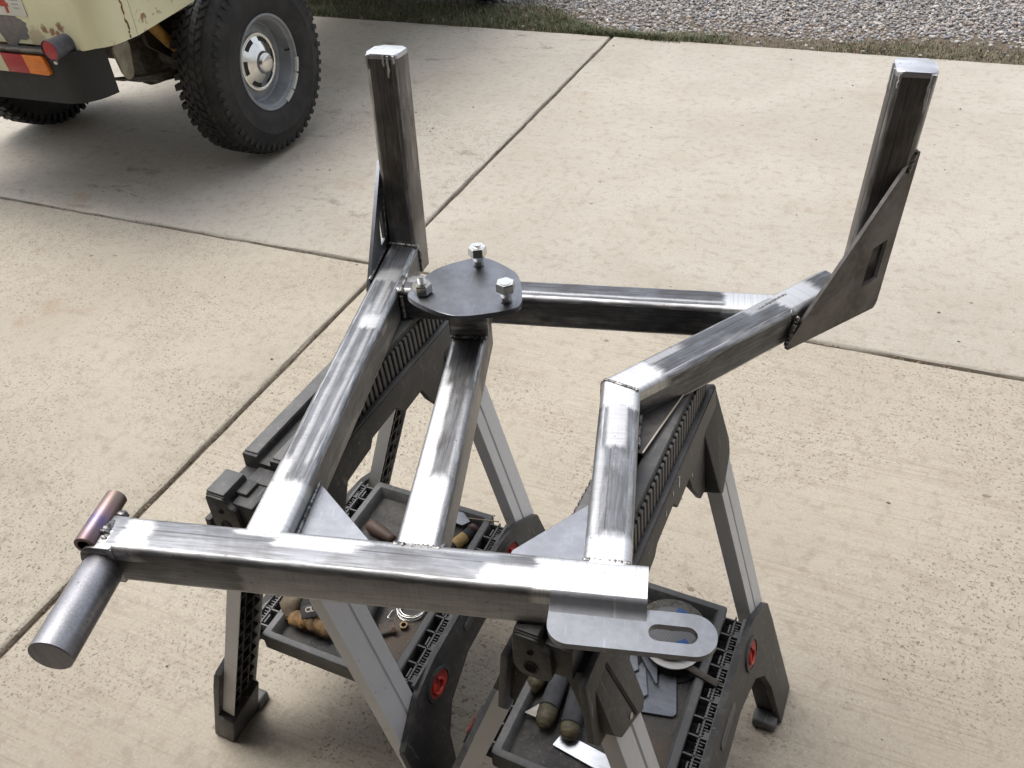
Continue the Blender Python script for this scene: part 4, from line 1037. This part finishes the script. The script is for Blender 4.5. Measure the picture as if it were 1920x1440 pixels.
n_ = item('steel_nut', 'single brassy hexagon nut standing in the rusty dust in front of the wire coil', 'nut', HL, .089, -.085, rz=20)
bm = NB(); rg = lambda r_, z, a0=0: [Vector((x_, y_, z)) for x_, y_ in circ(r_, 24, a0=a0)]
hexr = [Vector((x_ * .0085, y_ * .0085)) for x_, y_ in circ(1, 6)]
h24 = [lerp((*hexr[k // 4], 0), (*hexr[(k // 4 + 1) % 6], 0), (k % 4) / 4) for k in range(24)]
vs = loft(bm, [[Vector((p.x, p.y, z)) for p in h24] for z in (0, .008)] + [rg(.0046, .008), rg(.0044, .001)], cap=False); ip('nut_body', bm, plain('brassy', (.20, .145, .085), (.12, .085, .05), .45, .7, 60), n_, sharp=25)
b_ = item('rusty_bolt', 'short rusty bolt lying on its side in the left tray dust', 'bolt', HL, .078, -.102, rz=-140)
bm = NB(); prism(bm, circ(.0085, 6), .006, Matrix.Rotation(R(90), 4, 'Y') @ T(-.0075, 0, -.003)); ip('bolt_head', bm, plain('rust_brown', (.15, .085, .045), (.08, .05, .03), .8, 0, 80), b_)
bm = NB(); lathe(bm, [(.0045, 0), (.0045, .034), (.003, .036)], 12, Matrix.Rotation(R(90), 4, 'Y') @ T(-.005, 0, .003)); ip('bolt_shank', bm, grime, b_)
k_ = item('tool_handle', 'black tool handle poking out behind the wide front leg of the left sawhorse', 'handle', HL, .020, -.080, rz=105)
bm = NB(); tube(bm, [(-.04, 0, .012), (0, 0, .012), (.022, -.002, .012), (.030, -.004, .012), (.033, -.005, .012)], [.009, .010, .011, .009, .004], 12); ip('grip', bm, blackp, k_, sharp=0)
bm = NB(); tube(bm, [(-.10, .0, .012), (-.04, 0, .012)], .005, 10); ip('shaft', bm, grime, k_, sharp=0)
k2 = item('file_handle', 'rounded dark brown wooden file handle lying at the back of the left tray', 'file', HL, -.062, .093, rz=-14)
bm = NB(); tube(bm, [(-.040, 0, .014), (-.037, 0, .014), (-.028, 0, .014), (.0, 0, .013), (.022, 0, .012), (.032, 0, .012)], [.006, .012, .0145, .0135, .010, .009], 16); ip('grip', bm, plain('brown_handle', (.075, .042, .028), (.05, .035, .026), .6, 0, 20), k2, sharp=0)
bm = NB(); box(bm, (.085, 0, .011), (.11, .022, .004), None, .001); ip('file_blade', bm, grime, k2)
def plate(label, hm, pts, z, th=.005, tilt=(0, 0), mat=None, cat='steel offcut', name='steel_offcut', group=None):
    cx_ = sum(p[0] for p in pts) / len(pts); cy_ = sum(p[1] for p in pts) / len(pts)
    t_ = hm @ T(cx_, cy_, z) @ Matrix.Rotation(R(tilt[0]), 4, 'X') @ Matrix.Rotation(R(tilt[1]), 4, 'Y')
    bm = NB(); prism(bm, round_poly([(x_ - cx_, y_ - cy_) for x_, y_ in pts], .0015, 2), th, bev=.0006, seg=1)
    o_ = part(name, bm, mat or rawplate, None, t_, 30); o_['label'] = label; o_['category'] = cat
    if group: o_['group'] = group
    return o_
plate('dark grey steel offcut leaning on the back rim of the left tray', HL, [(.000, .215), (.055, .213), (.098, .184), (.085, .170), (.0, .176)], .296, .005, (14, 0))
plate('small white scrap poking out beside the marker in the left tray', HL, [(.088, .165), (.110, .182), (.108, .150)], .284, .002, (6, 0), plain('white_scrap', (.62, .60, .60), None, .6), 'scrap', 'scrap_piece')
r1 = item('welding_rod', 'thin tan rod resting across the right rim of the left tray', 'rod', HL, .117, .192, .3065, rz=4)
bm = NB(); tube(bm, [(-.040, 0, -.010), (.042, 0, .0035)], .0013, 8); ip('rod', bm, plain('tan_rod', (.34, .27, .19), None, .6), r1)
mk = item('marker_pen', 'dark round tool with a yellow label lying in the left tray by the right comb', 'tool', HL, .100, .135, rz=70)
bm = NB(); tube(bm, [(-.05, 0, .0135), (.03, 0, .0135), (.034, 0, .0135)], [.0125, .0125, .009], 16); ip('barrel', bm, blackp, mk, sharp=0)
bm = NB(); tube(bm, [(-.022, 0, .0138), (.010, 0, .0138)], .0128, 16); ip('label_wrap', bm, plain('yellow_label', (.33, .23, .08), (.26, .17, .06), .6, 0, 40), mk, sharp=40)
bm = NB(); tube(bm, [(.030, 0, .0135), (.040, .0, .0135), (.046, .0, .0135)], [.0145, .0145, .006], 16); ip('cap', bm, plain('maroon_cap', (.06, .02, .02), None, .5), mk, sharp=0)

# right tray
sp = item('wire_spool', 'black plastic spool with a white core disc under the flap disc in the right tray', 'spool', HR, .072, .090, .2805)
bm = NB(); lathe(bm, [(.012, 0), (.056, 0), (.056, .004), (.046, .005), (.042, .030), (.036, .032), (.012, .032), (.012, 0)], 40, cap=False); ip('spool_body', bm, blackp, sp)
bm = NB(); lathe(bm, [(.010, .033), (.050, .033), (.050, .0355), (.010, .0355), (.010, .033)], 40, cap=False); ip('core_disc', bm, plain('white_card', (.66, .66, .65), (.6, .6, .58), .5), sp)
fd = item('flap_disc', 'grinder flap disc with abrasive flaps and a blue printed centre, lying under the slotted tab', 'grinder disc', HR, .062, .114, .322, rz=0)
bm = NB()
for k in range(60):
    a = R(k * 6); q = []
    for rr, da, zz in ((.044, 0, .006), (.0625, 0, .0025), (.0625, R(7), .0045), (.044, R(7), .008)): q.append(Vector((rr * math.cos(a + da), rr * math.sin(a + da), zz)))
    lo = [v - Vector((0, 0, .0022)) for v in q]
    a_ = [bm.verts.new(v) for v in q]; b2 = [bm.verts.new(v) for v in lo]
    bm.faces.new(a_); bm.faces.new(b2[::-1])
    for i in range(4): bm.faces.new((a_[i], a_[(i + 1) % 4], b2[(i + 1) % 4], b2[i]))
ip('abrasive_flaps', bm, plain('abrasive', (.20, .19, .165), (.12, .11, .10), .9, 0, 120, .6, 500), fd, kind='stuff')
bm = NB(); lathe(bm, [(.009, .0), (.056, .0), (.056, .002), (.046, .0065), (.020, .0105), (.0105, .0105), (.009, 0)], 40, cap=False)
wv = NT('glass_weave'); _o = wv.tc.outputs['Object']; _x, _y4, _z = wv.xyz(_o)
gx = wv.math('ABSOLUTE', wv.math('SINE', wv.math('MULTIPLY', _x, 1400))); gy = wv.math('ABSOLUTE', wv.math('SINE', wv.math('MULTIPLY', _y4, 1400)))
wv = wv.out(wv.mix(wv.smooth(wv.math('MULTIPLY', gx, gy), .1, .6), (.05, .05, .055), (.30, .305, .315)), .6, 0.0, wv.bump(gx, .3, .001))
ip('backing_plate', bm, wv, fd)
bluep = plain('blue_print', (.03, .13, .42), None, .5); 
for a0, a1, mm_ in ((40, 58, redl), (62, 92, bluep), (-62, -30, bluep)):
    bm = NB(); va = []; 
    for rr, zz in ((.032, .0094), (.0425, .0080)): va.append([Vector((rr * math.cos(R(a)), rr * math.sin(R(a)), zz)) for a in np.linspace(a0, a1, 10)])
    rows = [[va[0][i], va[1][i], va[1][i] - Vector((0, 0, .0006)), va[0][i] - Vector((0, 0, .0006))] for i in range(10)]
    loft(bm, rows); ip('printed_band', bm, mm_, fd)
bm = NB(); lathe(bm, [(.0055, .004), (.0055, .0125), (.0105, .0125), (.011, .0105)], 24, cap=False); ip('arbor_ring', bm, grime, fd)
plate('large square-cornered steel plate lying flat under the other offcuts in the right tray', HR, [(.030, .060), (.092, .050), (.112, -.018), (.108, -.026), (.020, -.046), (.005, -.02)], .2815, .005)
plate('steel offcut with two clipped corners lying on the large plate in the right tray', HR, [(-.03, .045), (.040, .040), (.058, -.006), (.050, -.018), (-.03, -.022)], .288, .005, (1, 0))
plate('pointed triangular steel offcut beside the flap disc', HR, [(-.005, .085), (.050, .075), (.068, .012)], .296, .005, (2, 4))
plate('narrow steel offcut with a clipped end peeping out behind the front leg', HR, [(-.035, .070), (.018, .058), (.030, .030), (.022, .020), (-.03, .018)], .2935, .005)
plate('pale triangular steel offcut pointing left between the glove fingers', HR, [(-.122, -.120), (-.078, -.062), (-.074, -.122)], .293, .004, (3, -3), steel('offcut_pale', (.26, .25, .24), (.2, .19, .18), seed=15, rough=.5, seam=False, rub=.2))
plate('bright bluish sheet steel strip lying along the front rim of the right tray', HR, [(-.058, -.150), (.110, -.172), (.112, -.140), (-.050, -.122)], .2835, .003, (0, 0), shiny)
plate('thin dark steel strip lying lengthwise on the right tray floor', HR, [(.030, -.050), (.062, -.052), (.066, -.150), (.034, -.150)], .2815, .004)
bar = item('flat_bar', 'dark flat steel bar leaning from the spool onto the right comb', 'steel bar', HR, .118, .058, .3085, rz=-12)
bm = NB(); box(bm, (0, 0, 0), (.092, .013, .005), Matrix.Rotation(R(3), 4, 'Y'), .0008); ip('bar', bm, grime, bar)
gl = item('work_glove', 'grey work glove with olive hide fingertips lying in the right tray behind the front legs', 'glove', HR, -.072, -.070, .2815)
def fing(x0, y0, x1, y1, r_, z0, tip, name='finger'):
    bm = NB(); d = Vector((x1 - x0, y1 - y0, 0))
    lump(bm, [(x0, y0, z0), (x0 + d.x * .5, y0 + d.y * .5, z0 + .001), (x0 + d.x * (1 - tip), y0 + d.y * (1 - tip), z0 - .001)], [r_, r_ * 1.02, r_], 16, .92, .03)
    f_ = ip(name, bm, greyfab, gl, sharp=0)
    bm = NB(); e = Vector((x1, y1, 0)); s_ = Vector((x0, y0, 0)) + d * (1 - tip * 1.1); pp = [s_ + (e - s_) * t_ for t_ in (0, .35, .65, .85, .96, 1)]
    lump(bm, [(p.x, p.y, z0 - .001 - .003 * i / 5) for i, p in enumerate(pp)], [r_ * 1.03, r_ * 1.06, r_ * .95, r_ * .72, r_ * .4, r_ * .12], 16, .92, .05)
    ip('fingertip', bm, olive, f_, sharp=0)
    bm = NB(); c_ = Vector((x0, y0, z0)) + d * (1 - tip * 1.08); tube(bm, [c_ + d.normalized() * q for q in (-.001, .001)], r_ * 1.06, 18, flat=.94); ip('seam', bm, blkfab, f_, sharp=0)
fing(-.018, .050, -.010, -.066, .0165, .0185, .30)
fing(.020, .030, .036, -.068, .0165, .0180, .24)
bm = NB(); lump(bm, [(-.044, .062, .020), (-.050, .030, .020), (-.054, .004, .016), (-.055, -.010, .012), (-.055, -.014, .010)], [.014, .0165, .0155, .010, .003], 16, .9, .08); ip('thumb', bm, olive, gl, sharp=0)
bm = NB(); lump(bm, [(-.03, .10, .020), (.0, .075, .022), (.010, .045, .020)], [.03, .038, .026], 16, .6, .08); ip('palm', bm, greyfab, gl, sharp=0)
bm = NB(); box(bm, (-.002, .056, .036), (.040, .014, .003), Matrix.Identity(4), .001); ip('blue_trim', bm, plain('blue_trim', (.05, .07, .12), None, .6), gl)
bm = NB(); box(bm, (.002, .044, .0345), (.030, .010, .003), Matrix.Identity(4), .001); ip('tan_trim', bm, plain('tan_trim', (.34, .26, .2), None, .7), gl)
for hm_, n2, lab_ in ((HL, 220, 'metal grit and filings scattered over the left tray floor'), (HR, 150, 'metal grit and filings scattered over the right tray floor')):
    bm = NB()
    for _ in range(n2):
        x_, y_ = random.uniform(-.115, .115), random.uniform(-.185, .185)
        chip(x_, y_, .2802, random.choice((.0012, .0016, .002, .003)))
    part('filings', bm, plain('filings', (.30, .28, .25), (.08, .07, .06), .7, .2, 90) if 'filings' not in bpy.data.materials else bpy.data.materials['filings'], None, hm_, kind='stuff', label=lab_)
